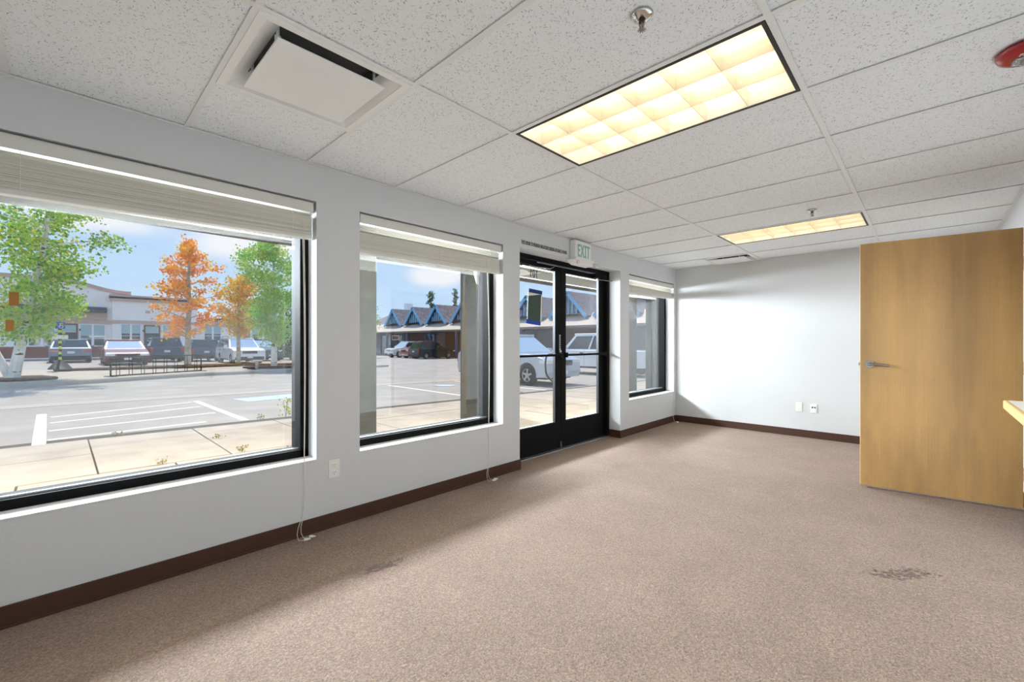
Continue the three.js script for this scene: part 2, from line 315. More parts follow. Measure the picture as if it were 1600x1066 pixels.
function pullCord(label, pts, pts2, ends) {
  const c = thing('blind_cord', label, 'cord', [0, 0, 0], 0, 'pull cords of the blinds');
  obj('cord', tube(pts, 0.0017, 60, 5), M.cord, c); obj('cord', tube(pts2, 0.0017, 60, 5), M.cord, c);
  for (const [x, z, a] of ends) obj('tassel', new THREE.LatheGeometry([[0, 0], [0.0035, 0], [0.005, 0.008], [0.0085, 0.022], [0.0085, 0.034], [0.004, 0.038], [0, 0.038]].map((p) => new THREE.Vector2(...p)), 10).rotateZ(Math.PI / 2).rotateY(a).translate(x, 0.0095, z), M.plastic, c);
}
function cordAt(label, z, dz) {
  pullCord(label, [[-0.02, 1.95, z], [0.008, 1.2, z], [0.008, 0.46, z + 0.002], [0.014, 0.14, z + 0.006], [0.03, 0.05, z + 0.03 * dz], [0.05, 0.006, z + 0.02 * dz], [0.085, 0.008, z - 0.035 * dz]],
    [[-0.02, 1.95, z - 0.008], [0.008, 1.2, z - 0.006], [0.008, 0.46, z], [0.016, 0.13, z + 0.012], [0.03, 0.07, z + 0.045 * dz], [0.06, 0.006, z + 0.055 * dz], [0.10, 0.008, z + 0.0 * dz]],
    [[0.085, z - 0.037 * dz, 0.9], [0.10, z - 0.002, 1.15]]);
}
cordAt('white pull cord hanging to the carpet beside the wall outlet', -1.045, 1);
cordAt('white pull cord lying on the carpet just left of the entrance', -2.60, 1);
cordAt('white pull cord lying on the carpet in the far corner', -6.385, 0.7);

// tape left on the window glass
tag(obj('tape_scrap', rbx(-0.164, -0.1635, 1.36, 1.42, 0.155, 0.125, 0.0002, 1), std(0x9a6a2c, 0.7)), 'upper brown tape scrap at the left edge of the large window', 'tape');
tag(obj('tape_scrap', rbx(-0.164, -0.1635, 1.245, 1.295, 0.165, 0.140, 0.0002, 1), std(0xa87530, 0.7)), 'lower brown tape scrap at the left edge of the large window', 'tape');

// ---------------------------------------------------------------- glass entrance
{
  const d = new THREE.Group(); d.name = 'door_1'; scene.add(d); tag(d, 'black framed double glass entrance with crash bars', 'door', null, 'structure');
  const xi = -0.205, xo = -0.252, za = -3.005, zb = -4.853, mid = -3.912;
  obj('door_frame', [rbx(-0.27, -0.155, 0, DHEAD, za, za - 0.045), rbx(-0.27, -0.155, 0, DHEAD, zb + 0.045, zb), rbx(-0.27, -0.155, DHEAD - 0.05, DHEAD, za, zb)], M.black, d);
  obj('threshold', rbx(-0.30, -0.150, -0.002, 0.012, za - 0.002, zb + 0.002, 0.004), M.alu, d);
  const leaf = (z0, z1, s) => {   // z0 is the side nearer the viewer
    const m0 = s < 0 ? 0.10 : 0.088, m1 = s < 0 ? 0.088 : 0.105, yb = 0.012, yt = 2.046, gb = 0.302, gt = 1.992;
    const L = obj('door_leaf', [rbx(xo, xi, yb, gb, z0, z1), rbx(xo, xi, gt, yt, z0, z1), rbx(xo, xi, gb - 0.002, gt + 0.002, z0, z0 - m0), rbx(xo, xi, gb - 0.002, gt + 0.002, z1 + m1, z1)], M.black, d);
    obj('pane', bx(-0.232, -0.226, gb - 0.008, gt + 0.008, z0 - m0 + 0.008, z1 + m1 - 0.008), M.glass, L);
    obj('glazing_bead', [bx(-0.245, xi - 0.008, gb, gb + 0.012, z0 - m0, z1 + m1), bx(-0.245, xi - 0.008, gb, gt, z1 + m1 + 0.010, z1 + m1)], std(0x33363a, 0.4), L);
    obj('crash_bar', [rod([xi + 0.055, 1.058, z0 - 0.03], [xi + 0.055, 1.058, z1 + 0.03], 0.0125, 0.0125, 12), rbx(xi, xi + 0.062, 1.03, 1.085, z0 - 0.02, z0 - 0.05), rbx(xi, xi + 0.062, 1.03, 1.085, z1 + 0.05, z1 + 0.02)], M.black, d);
  };
  leaf(-3.052, mid + 0.003, -1); leaf(mid - 0.003, -4.806, 1);
  obj('pull_handle', tube([[xo, 1.06, -3.85], [xo - 0.07, 1.06, -3.83], [xo - 0.08, 1.03, -3.80], [xo - 0.08, 0.85, -3.80], [xo - 0.07, 0.80, -3.83], [xo, 0.74, -3.85]], 0.011, 40, 8), M.black, d);
  // lock plate with a row of slots and a cylinder
  const pl = obj('lock_plate', rbx(xi, xi + 0.006, 1.08, 1.285, -3.872, -3.897, 0.002), M.satin, d);
  const marks = []; for (let i = 0; i < 6; i++) marks.push(rbx(xi + 0.006, xi + 0.008, 1.135 + i * 0.024, 1.148 + i * 0.024, -3.876, -3.893, 0.0008, 1)); obj('slot', marks, M.trimDark, pl);
  obj('lock_cylinder', rod([xi, 1.10, -3.885], [xi + 0.016, 1.10, -3.885], 0.012, 0.012, 16), M.chrome, pl);
  for (const [z0, s] of [[-3.30, -1], [-4.66, 1]]) {   // door closers
    const c = obj('door_closer', rbx(xi, xi + 0.058, 1.998, 2.046, z0 + 0.13, z0 - 0.13, 0.010), M.black, d);
    obj('closer_arm', [rod([xi + 0.03, 2.00, z0 + 0.05 * s], [xi + 0.03, 1.985, z0 + 0.05 * s], 0.012, 0.012, 10), rbx(xi + 0.015, xi + 0.042, 1.978, 1.986, z0 + 0.06, z0 - 0.07, 0.003), rod([xi + 0.035, 1.984, z0 - 0.06], [xi + 0.12, 1.974, z0 - 0.27], 0.006, 0.006, 8), rod([xi + 0.12, 1.974, z0 - 0.27], [xi + 0.05, 2.02, z0 - 0.42], 0.005, 0.005, 8)], M.satin, c);
  }
  obj('flush_bolt', rbx(xi, xi + 0.012, 0.02, 0.085, -3.894, -3.906, 0.003), M.satin, d);
  // unit number on the outside of the glass, read from the street
  const g = lettering('101', 0.085, 0.0012, 0.72); g.rotateY(-Math.PI / 2).translate(-0.2255, 1.928, -3.472);
  obj('unit_number', g, M.trimDark, d, { label: 'black unit number 101 reading from outside' });
}
{
  const p = thing('taped_notice', 'dark green notice sheet taped to the left entrance glass with blue tape', 'notice', [-0.224, 1.575, -3.475], 0);
  const sheet = obj('backing_sheet', bx(0, 0.0008, -0.155, 0.155, -0.118, 0.105), M.paintWhite, p); sheet.rotation.x = -0.05;
  const ins = obj('green_sheet', prism([[-0.105, -0.155], [0.10, -0.155], [0.10, 0.145], [-0.105, 0.105]], 0.0008).rotateY(Math.PI / 2).translate(0.0016, 0, 0.0), std(0x35493c, 0.6), p); ins.rotation.x = -0.05;
  const t1 = obj('blue_tape', bx(0.0022, 0.003, 0.145, 0.185, -0.115, 0.10), std(0x123c78, 0.7), p), t2 = obj('blue_tape', bx(0.0022, 0.003, -0.188, -0.145, -0.11, 0.12), std(0x0d47a8, 0.7), p);
  t1.rotation.x = -0.05; t2.rotation.x = -0.08;
}
{
  const g = lettering('THIS DOOR TO REMAIN UNLOCKED DURING BUSINESS HOURS', 0.036, 0.0012, 0.62);
  g.computeBoundingBox(); const k = 0.715 / (g.boundingBox.max.x - g.boundingBox.min.x); g.scale(k, 1, 1).rotateY(Math.PI / 2).translate(0.0004, 2.156, -3.385);
  tag(obj('door_notice_lettering', g, M.trimDark), 'line of black capital letters on the wall above the entrance', 'lettering');
}
{
  const e = thing('exit_sign', 'white exit sign with green letters and emergency lamps above the entrance', 'exit sign', [0, 2.185, -3.945]);
  obj('housing', rbx(0.0, 0.075, -0.105, 0.115, -0.150, 0.150, 0.010, 3), M.plastic, e);
  obj('lamp_housing', prism([[-0.155, 0.0], [-0.195, -0.03], [-0.185, -0.055], [-0.13, -0.075], [0.13, -0.075], [0.185, -0.055], [0.195, -0.03], [0.155, 0.0]], 0.10, 0.008).rotateY(Math.PI / 2).translate(0.05, -0.075, 0), M.plastic, e);
  for (const s of [-1, 1]) { const l = obj('emergency_lamp', new THREE.LatheGeometry([[0, -0.016], [0.018, -0.014], [0.026, 0], [0.022, 0.012], [0, 0.016]].map((p) => new THREE.Vector2(...p)), 16).rotateZ(0.5).rotateY(-s).translate(0.10, -0.125, 0.165 * s), M.plastic, e); obj('lens', rod([0.118, -0.133, 0.165 * s], [0.125, -0.137, 0.165 * s], 0.018, 0.017, 16), M.clear, l); }
  obj('face_plate', rbx(0.075, 0.078, -0.09, 0.10, -0.135, 0.135, 0.0015), M.white, e);
  obj('exit_letters', lettering('EXIT', 0.135, 0.003, 0.60).rotateY(Math.PI / 2).translate(0.0775, 0.005, 0), std(0x8fb5a3, 0.5), e, { label: 'green letters EXIT' });
}

// ---------------------------------------------------------------- outlets and plates
function outlet(name, label, at, turn, kind) {
  const o = thing(name, label, name === 'blank_plate' ? 'wall plate' : 'outlet', at, turn);
  obj('cover_plate', rbx(0, 0.006, -0.058, 0.058, -0.036, 0.036, 0.003), M.plastic, o);
  if (kind === 'duplex') for (const y of [-0.024, 0.024]) {
    const r = obj('receptacle', rbx(0.005, 0.008, y - 0.017, y + 0.017, -0.016, 0.016, 0.0014), M.white, o);
    obj('slot', [bx(0.0075, 0.0085, y - 0.002, y + 0.009, -0.008, -0.006), bx(0.0075, 0.0085, y - 0.002, y + 0.007, 0.006, 0.008), rod([0.0075, y - 0.009, 0], [0.0085, y - 0.009, 0], 0.0028, 0.0028, 8)], M.trimDark, r);
  } else if (kind === 'data') {
    obj('jack', bx(0.0055, 0.0075, 0.004, 0.022, -0.021, -0.005), M.trimDark, o); obj('jack', bx(0.0055, 0.0075, 0.004, 0.022, 0.005, 0.021), M.trimDark, o);
    obj('port_cover', rbx(0.005, 0.008, -0.03, -0.008, -0.021, 0.021, 0.001), M.white, o);
  } else for (const y of [0.03, -0.03]) obj('plate_screw', rod([0.005, y, 0], [0.007, y, 0], 0.003, 0.003, 8), M.satin, o);
}
outlet('wall_outlet', 'white duplex outlet on the wall between the two nearest windows', [0, 0.375, -1.232], 0, 'duplex');
outlet('blank_plate', 'blank white cover plate on the far end wall', [1.605, 0.378, FAR], -Math.PI / 2, 'blank');
outlet('data_outlet', 'white data outlet with two dark jacks on the far end wall', [1.762, 0.372, FAR], -Math.PI / 2, 'data');

// ---------------------------------------------------------------- ceiling lights
const M_lamp = { frame: std(0x1a1410, 0.45), blade: std(0xfaf1dc, 0.4, { metalness: 0.35 }), pan: std(0xfbf7ee, 0.5), tube: std(0xfff3d8, 0.5, { emissive: new THREE.Color(1.0, 0.92, 0.75), emissiveIntensity: 3.3 }) };
function troffer(label, k) {
  const z0 = zk(k) - 0.014, z1 = zk(k + 1) + 0.014, x0 = R1 + 0.014, x1 = R2 - 0.014, f = 0.014;
  const o = thing('ceiling_light', label, 'ceiling light', [0, 0, 0], 0, 'recessed louvred ceiling lights');
  obj('frame', [bx(x0, x1, H - 0.001, H + 0.003, z0, z0 - f), bx(x0, x1, H - 0.001, H + 0.003, z1 + f, z1), bx(x0, x0 + f, H - 0.001, H + 0.003, z0 - f, z1 + f), bx(x1 - f, x1, H - 0.001, H + 0.003, z0 - f, z1 + f)], M_lamp.frame, o);
  const a0 = x0 + f, a1 = x1 - f, b0 = z0 - f, b1 = z1 + f, yb = H + 0.002, yt = H + 0.075;
  obj('reflector_pan', [bx(a0, a1, H + 0.135, H + 0.14, b0, b1), bx(a0, a1, yb, H + 0.135, b0 + 0.004, b0), bx(a0, a1, yb, H + 0.135, b1, b1 - 0.004), bx(a0 - 0.004, a0, yb, H + 0.135, b0, b1), bx(a1, a1 + 0.004, yb, H + 0.135, b0, b1)], M_lamp.pan, o);
  const blade = (len) => prism([[-0.0012, 0], [0.0012, 0], [0.009, 0.065], [-0.009, 0.065]], len);   // thin below, wide above
  const LW = blade(a1 - a0).rotateY(Math.PI / 2), CW = blade(b0 - b1);
  for (let i = 1; i < 3; i++) obj('louver_blade', LW.clone().translate((a0 + a1) / 2, yb, b0 + (b1 - b0) * i / 3), M_lamp.blade, o);
  for (let i = 1; i < 6; i++) obj('louver_blade', CW.clone().translate(a0 + (a1 - a0) * i / 6, yb, (b0 + b1) / 2), M_lamp.blade, o);
  for (let i = 0; i < 3; i++) obj('lamp_tube', rod([a0 + 0.02, H + 0.105, b0 + (b1 - b0) * (i + 0.5) / 3], [a1 - 0.02, H + 0.105, b0 + (b1 - b0) * (i + 0.5) / 3], 0.016, 0.016, 14), M_lamp.tube, o);
  const l = new THREE.RectAreaLight(LAMP_COLOR, LAMP, a1 - a0, b0 - b1);
  l.position.set((a0 + a1) / 2, H - 0.003, (b0 + b1) / 2); l.rotation.x = -Math.PI / 2; scene.add(l);
}
troffer('large louvred ceiling light above the middle of the room, nearest in view', 2);
troffer('smaller looking louvred ceiling light towards the far end wall', 7);
troffer('louvred ceiling light over the viewer, outside the picture', -3);  // out of view behind the camera, same spacing, lights the near floor

// ---------------------------------------------------------------- air diffusers
function diffuser(label, cx, cz, sx, sz) {
  const o = thing('air_diffuser', label, 'air vent', [cx, H, cz]);
  const hx = sx / 2 - 0.008, hz = sz / 2 - 0.008, nx = hx - 0.03, nz = hz - 0.03, tx = hx - 0.095, tz = hz - 0.095, u = 0.05, nd = 0.05;
  obj('frame', [bx(-hx, hx, -0.003, 0.003, -hz, -nz), bx(-hx, hx, -0.003, 0.003, nz, hz), bx(-hx, -nx, -0.003, 0.003, -nz, nz), bx(nx, hx, -0.003, 0.003, -nz, nz)], M.white, o);
  const P = (x, y, z) => [x, y, z];
  obj('cone', [quadGeo(P(-nx, 0, -nz), P(nx, 0, -nz), P(tx, u, -tz), P(-tx, u, -tz), 0.002), quadGeo(P(nx, 0, nz), P(-nx, 0, nz), P(-tx, u, tz), P(tx, u, tz), 0.002), quadGeo(P(-nx, 0, nz), P(-nx, 0, -nz), P(-tx, u, -tz), P(-tx, u, tz), 0.002), quadGeo(P(nx, 0, -nz), P(nx, 0, nz), P(tx, u, tz), P(tx, u, -tz), 0.002)], M.white, o);
  obj('neck', [bx(-tx, tx, u + nd, u + nd + 0.005, -tz, tz), bx(-tx - 0.004, -tx, u, u + nd, -tz, tz), bx(tx, tx + 0.004, u, u + nd, -tz, tz), bx(-tx, tx, u, u + nd, -tz - 0.004, -tz), bx(-tx, tx, u, u + nd, tz, tz + 0.004)], std(0x6e6e6c, 0.8), o);
  const px = hx - 0.082, pz = hz - 0.082;
  obj('center_panel', rbx(-px, px, -0.016, -0.008, -pz, pz, 0.003), M.white, o);
  for (const [a, b] of [[-1, -1], [-1, 1], [1, -1], [1, 1]]) obj('hanger', [rod([a * (px - 0.06), -0.010, b * (pz - 0.02)], [a * (px - 0.06), u + 0.06, b * (pz - 0.02)], 0.006, 0.006, 8), rod([a * (px - 0.06), 0.012, b * (pz - 0.02)], [a * (px - 0.06), 0.03, b * (pz - 0.02)], 0.012, 0.012, 8)], M.whiteMatte, o);
}
diffuser('white square air diffuser with a flat panel, nearest the viewer', R1 - TS / 2, (zk(0) + zk(1)) / 2, TS, TS);
diffuser('white square air diffuser near the far end wall', R1 - TS / 2, (zk(9) + FAR) / 2, TS, Math.abs(FAR - zk(9)));

// ---------------------------------------------------------------- sprinklers and strobe
function sprinkler(label, x, z) {
  const o = thing('sprinkler_head', label, 'sprinkler', [x, H, z], 0, 'fire sprinklers in the ceiling');
  obj('escutcheon', new THREE.LatheGeometry([[0.012, -0.012], [0.020, -0.011], [0.034, -0.004], [0.038, 0.003], [0.030, 0.003], [0.012, 0.0]].map((p) => new THREE.Vector2(...p)), 28), M.chrome, o);
  obj('body', rod([0, 0.004, 0], [0, -0.022, 0], 0.012, 0.010, 12), std(0x5a4638, 0.35, { metalness: 0.9 }), o);
  obj('yoke_arms', [rod([-0.010, -0.020, 0], [-0.004, -0.046, 0], 0.0028, 0.0028, 6), rod([0.010, -0.020, 0], [0.004, -0.046, 0], 0.0028, 0.0028, 6), rod([0, -0.022, 0], [0, -0.044, 0], 0.003, 0.003, 8)], M.satin, o);
  const d = [rod([0, -0.046, 0], [0, -0.049, 0], 0.008, 0.008, 14)]; for (let i = 0; i < 10; i++) d.push(bx(0.006, 0.015, -0.049, -0.0475, -0.0015, 0.0015).rotateY(i * Math.PI / 5)); obj('deflector', d, M.satin, o);
}
sprinkler('chrome sprinkler head beside the nearest ceiling light', 2.09, -1.376);
sprinkler('chrome sprinkler head just before the far ceiling light', 2.089, -4.389);
{
  const o = thing('fire_strobe', 'round red fire strobe with clear lens on the ceiling', 'fire alarm', [3.075, H, -2.545], YAW - 0.55);
  obj('housing', new THREE.LatheGeometry([[0, -0.034], [0.050, -0.034], [0.066, -0.031], [0.080, -0.022], [0.086, -0.010], [0.086, 0.0], [0, 0]].map((p) => new THREE.Vector2(...p)), 48), M.red, o);
  obj('lens', [rbx(-0.040, 0.040, -0.052, -0.032, -0.020, 0.020, 0.006), rbx(-0.024, 0.024, -0.058, -0.04, -0.012, 0.012, 0.004)], M.clear, o);
  obj('reflector', rbx(-0.034, 0.034, -0.040, -0.0335, -0.014, 0.014, 0.002), M.chrome, o);
  const g = lettering('FIRE', 0.017, 0.001); g.rotateX(Math.PI / 2).translate(-0.010, -0.0335, 0.037); obj('fire_letters', g, M.white, o, { label: 'white letters FIRE' });
}

// ---------------------------------------------------------------- wooden door, its frame, the ledge
{
  const o = thing('wooden_door', 'light maple veneer door standing open with lever handle', 'door', [3.285, 0, -4.735], 0);
  const slab = metres(rbx(-0.905, 0, 0.016, 2.013, -0.0225, 0.0225, 0.0025));
  { const p = slab.attributes.position, uv = slab.attributes.uv; for (let i = 0; i < p.count; i++) { uv.setXY(i, (p.getX(i) + 0.905) / 0.905, p.getY(i) / 2.03); } }
  obj('door_slab', slab, M.veneer, o, { keepUV: true });
  obj('edge_band', bx(-0.9065, -0.9045, 0.018, 2.011, -0.0215, 0.0215), M.edgeWood, o);
  for (const s of [1, -1]) {
    const h = obj('lever_handle', [rod([-0.845, 1.018, 0.022 * s], [-0.845, 1.018, 0.031 * s], 0.033, 0.031, 28), rod([-0.845, 1.018, 0.030 * s], [-0.845, 1.018, 0.052 * s], 0.016, 0.012, 16), tube([[-0.845, 1.018, 0.055 * s], [-0.82, 1.018, 0.060 * s], [-0.77, 1.016, 0.060 * s], [-0.725, 1.010, 0.056 * s]], 0.0095, 20, 10)], M.satin, o);
    if (s > 0) obj('privacy_button', rod([-0.845, 1.018, 0.05], [-0.845, 1.018, 0.060], 0.006, 0.005, 12), M.chrome, h);
  }
  obj('latch', [bx(-0.908, -0.905, 0.985, 1.05, -0.012, 0.012), rbx(-0.917, -0.905, 1.005, 1.03, -0.007, 0.007, 0.002)], M.satin, o);
  for (const y of [1.76, 1.013, 0.26]) obj('hinge', [rod([0.009, y - 0.05, 0.028], [0.009, y + 0.05, 0.028], 0.0075, 0.0075, 10), bx(-0.002, 0.001, y - 0.05, y + 0.05, -0.020, 0.022), rbx(0.006, 0.019, y - 0.05, y + 0.05, 0.020, 0.0235, 0.001)], M.satin, o);
  o.rotation.y = 0.129;
  struct('trim_1', [rbx(RIGHT - 0.012, RIGHT + 0.13, 0, 2.05, -4.705, -4.765, 0.003), rbx(RIGHT - 0.012, RIGHT + 0.13, 0, 2.05, -3.80, -3.85, 0.003), rbx(RIGHT - 0.012, RIGHT + 0.13, 2.02, 2.07, -3.80, -4.765, 0.003)], M.darkWood, 'dark brown frame of the doorway behind the wooden door', 'door frame');
}
{
  const o = thing('counter_ledge', 'light wood edged counter ledge reaching in at the right', 'counter', [0, 0, 0]);
  obj('top', bx(3.045, RIGHT, 0.934, 0.950, -1.0, -2.757), M.laminate, o);
  obj('wood_edge', [rbx(3.030, 3.046, 0.912, 0.950, -1.0, -2.772, 0.006), rbx(3.030, RIGHT, 0.912, 0.950, -2.756, -2.772, 0.006)], M.edgeWood, o);
  obj('substrate', bx(3.046, RIGHT, 0.914, 0.934, -1.0, -2.756), M.edgeWood, o);
  for (const z of [-1.3, -1.75, -2.2]) obj('bracket', prism([[0, 0], [0.20, 0], [0.20, -0.16], [0.17, -0.16]], 0.03).translate(3.11, 0.914, z), M.darkWood, o);
}
// worn marks on the carpet
function stain(x, z, a, b, turn) {   // many small smudges, thickest in the middle
  const g = [], c = Math.cos(turn), q = Math.sin(turn);
  for (let n = 0; n < 170; n++) {
    const u = gauss() * a * 0.6, v = gauss() * b * 0.6, r = rr(0.002, 0.009) * Math.exp(-(u * u / (a * a) + v * v / (b * b))), pts = [];
    for (let i = 0; i < 9; i++) { const t = i / 9 * Math.PI * 2, k = rr(0.6, 1.3); pts.push(new THREE.Vector2(Math.cos(t) * r * k * 1.6, Math.sin(t) * r * k)); }
    g.push(new THREE.ShapeGeometry(new THREE.Shape(pts)).rotateX(-Math.PI / 2).rotateY(turn).translate(x + u * c + v * q, 0.0006 + n * 0.000008, z - u * q + v * c));
  }
  obj('carpet_stain', g, M.stain, floor, { kind: 'stuff' });
}
stain(0.69, -1.18, 0.17, 0.05, 1.45); stain(2.70, -3.0, 0.26, 0.08, 0.75);

// ---------------------------------------------------------------- outside: canopy, posts, sidewalk
{
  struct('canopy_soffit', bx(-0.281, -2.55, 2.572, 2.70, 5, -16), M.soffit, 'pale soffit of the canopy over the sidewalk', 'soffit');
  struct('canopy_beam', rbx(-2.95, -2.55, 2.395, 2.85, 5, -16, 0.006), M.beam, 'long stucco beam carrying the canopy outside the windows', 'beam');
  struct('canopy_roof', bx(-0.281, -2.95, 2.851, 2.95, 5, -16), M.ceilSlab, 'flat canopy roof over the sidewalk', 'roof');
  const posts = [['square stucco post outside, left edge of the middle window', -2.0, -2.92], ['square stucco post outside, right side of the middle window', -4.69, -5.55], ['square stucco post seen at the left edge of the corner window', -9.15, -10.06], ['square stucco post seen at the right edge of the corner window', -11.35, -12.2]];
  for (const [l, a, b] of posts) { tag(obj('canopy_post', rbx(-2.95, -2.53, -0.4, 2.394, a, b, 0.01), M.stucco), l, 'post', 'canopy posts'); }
}
const shifted = (g) => { const p = g.attributes.position; for (let i = 0; i < p.count; i++) p.setY(i, p.getY(i) + gy(p.getZ(i))); g.computeVertexNormals(); return g; };
{
  const s = new THREE.Group(); s.name = 'sidewalk'; scene.add(s); tag(s, 'pale concrete sidewalk of square slabs along the building', 'sidewalk', null, 'structure');
  obj('joint_bed', shifted(new THREE.BoxGeometry(4.9, 0.2, 44, 1, 1, 44).translate(-2.73, -0.115, -18)), M.joint, s);
  const rows = [[-0.29, -1.55], [-1.55, -2.80], [-2.80, -3.85], [-3.85, -4.88]], e = 0.007, step = 1.07;
  rows.forEach(([x0, x1], r) => { for (let i = -4; i < 26; i++) { const z0 = -0.25 - i * step + (r < 2 ? 0.5 : 0), z1 = z0 - step; const g = metres(rbx(x1 + e, x0 - e, -0.06, rr(-0.004, 0.003), z1 + e, z0 - e, 0.004, 1)); const m = obj('slab', shifted(g), M.concrete, s, { keepUV: true }); } });
}
struct('asphalt_ground', shifted(new THREE.BoxGeometry(330, 0.2, 260, 1, 1, 130).translate(-60, -0.118, -62)), M.asphalt, 'grey asphalt of the street and the car parks', 'road');
struct('gutter_band', shifted(new THREE.BoxGeometry(0.62, 0.05, 70, 1, 1, 35).translate(-9.85, -0.036, -25)), std(0xb4aa9c, 0.9), 'pale concrete gutter band along the parking bays', 'gutter');

// painted lines
function line(label, x0, z0, x1, z1, w, mat = M.paintWhite) {
  const dx = x1 - x0, dz = z1 - z0, l = Math.hypot(dx, dz), nx = -dz / l * w / 2, nz = dx / l * w / 2, t = 0.004, v = [], y = (z) => gy(z) - 0.0165;
  const P = [[x0 + nx, z0 + nz], [x0 - nx, z0 - nz], [x1 - nx, z1 - nz], [x1 + nx, z1 + nz]];
  const top = P.map(([x, z]) => [x, y(z) + t, z]), bot = P.map(([x, z]) => [x, y(z) - 0.01, z]);
  const f = (a, b, c, d) => { for (const k of [a, b, c, a, c, d]) v.push(...k); };
  f(...top); for (let i = 0; i < 4; i++) f(bot[i], bot[(i + 1) % 4], top[(i + 1) % 4], top[i]);
  const g = new THREE.BufferGeometry(); g.setAttribute('position', new THREE.Float32BufferAttribute(v, 3)); g.computeVertexNormals(); g.setAttribute('uv', new THREE.Float32BufferAttribute(new Float32Array(v.length / 3 * 2), 2));
  const q = top; const nrm = g.attributes.normal.getY(0); if (nrm < 0) { const p = g.attributes.position.array; for (let i = 0; i < p.length; i += 9) for (let k = 0; k < 3; k++) { const s = p[i + 3 + k]; p[i + 3 + k] = p[i + 6 + k]; p[i + 6 + k] = s; } g.computeVertexNormals(); }
  return tag(obj('parking_line', g, mat), label, 'road marking');
}
line('thick white bay line at the left end of the hatched bay', -4.92, 0.17, -8.25, 0.21, 0.12);
line('white bay line closing the hatched bay on the right', -5.25, -2.09, -8.66, -2.03, 0.11);
line('hatch line of the parking bay farthest from the sidewalk', -7.7, 0.10, -8.5, -1.93, 0.085);
line('second hatch line of the parking bay from the street', -6.94, 0.10, -7.6, -1.93, 0.085);
line('third hatch line of the parking bay from the street', -6.08, 0.10, -6.5, -1.93, 0.085);
line('hatch line of the parking bay next to the sidewalk', -5.25, 0.10, -5.5, -1.6, 0.085);
line('white bay line seen through the window left of the entrance', -5.35, -7.0, -9.45, -7.12, 0.12);
line('short white bay line left of the silver car', -5.2, -9.7, -9.5, -9.75, 0.11);
line('pale painted disabled bay patch on the asphalt at the right of the large window', -8.2, -2.75, -8.45, -4.3, 0.75, M.paintBlue);
tag(obj('manhole_cover', shifted(new THREE.CylinderGeometry(0.33, 0.33, 0.012, 24).translate(-8.2, -0.008, -8.35)), M.paintBlue), 'pale round cover in the street beyond the white bay line', 'cover');

// the raised planted island across the street
function island(name, label, pts, h, mat, cat) {
  const s = new THREE.Shape(pts.map(([x, z]) => new THREE.Vector2(x, -z)));
  const g = new THREE.ExtrudeGeometry(s, { depth: h + 0.15, bevelEnabled: false }).rotateX(-Math.PI / 2).translate(0, -0.15, 0);
  return struct(name, shifted(g), mat, label, cat);
}
const ISL = [[-15.2, 14], [-15.2, 1], [-15.5, -0.4], [-16.6, -2.2], [-17.6, -3.9], [-18.4, -7.7], [-19.6, -11.5], [-20.6, -13.6], [-21.8, -14.0], [-26, -13.6], [-26, 14]];
island('kerb', 'grey concrete kerb edging the far side of the street', ISL, 0.095, M.kerb, 'kerb');
island('far_sidewalk', 'bright concrete walk on the island across the street', ISL.map(([x, z], i) => [i < 9 ? x - 0.16 : x + 0.15, z > 10 ? z - 0.15 : z + (i >= 7 && i <= 9 ? 0.16 : 0)]), 0.105, M.concrete, 'sidewalk');
function bed(label, cx, cz, a, b, turn = 0) {
  const pts = []; for (let i = 0; i < 22; i++) { const t = i / 22 * Math.PI * 2, k = 0.85 + 0.3 * hash(i, Math.round(cx * 10), 5); pts.push(new THREE.Vector2(Math.cos(t) * a * k, Math.sin(t) * b * k)); }
  const g = new THREE.ExtrudeGeometry(new THREE.Shape(pts), { depth: 0.05, bevelEnabled: true, bevelSize: 0.05, bevelThickness: 0.03, bevelSegments: 1 }).rotateX(-Math.PI / 2).rotateY(turn).translate(cx, gy(cz) + 0.075, cz);
  return tag(obj('mulch_bed', g, M.mulch), label, 'planting bed', null, 'structure');
}
bed('dark mulch bed around the white aspen trunk at the left', -17.5, 0.75, 0.9, 0.6);
bed('dark mulch bed around the white aspen trunk at the right of the large window', -21.0, -7.6, 1.5, 1.3);
bed('long mulch strip behind the bike rack', -24.2, -3.4, 0.55, 3.2);
bed('mulch strip under the brown trunk beside the white car', -24.8, -9.6, 0.5, 2.4);

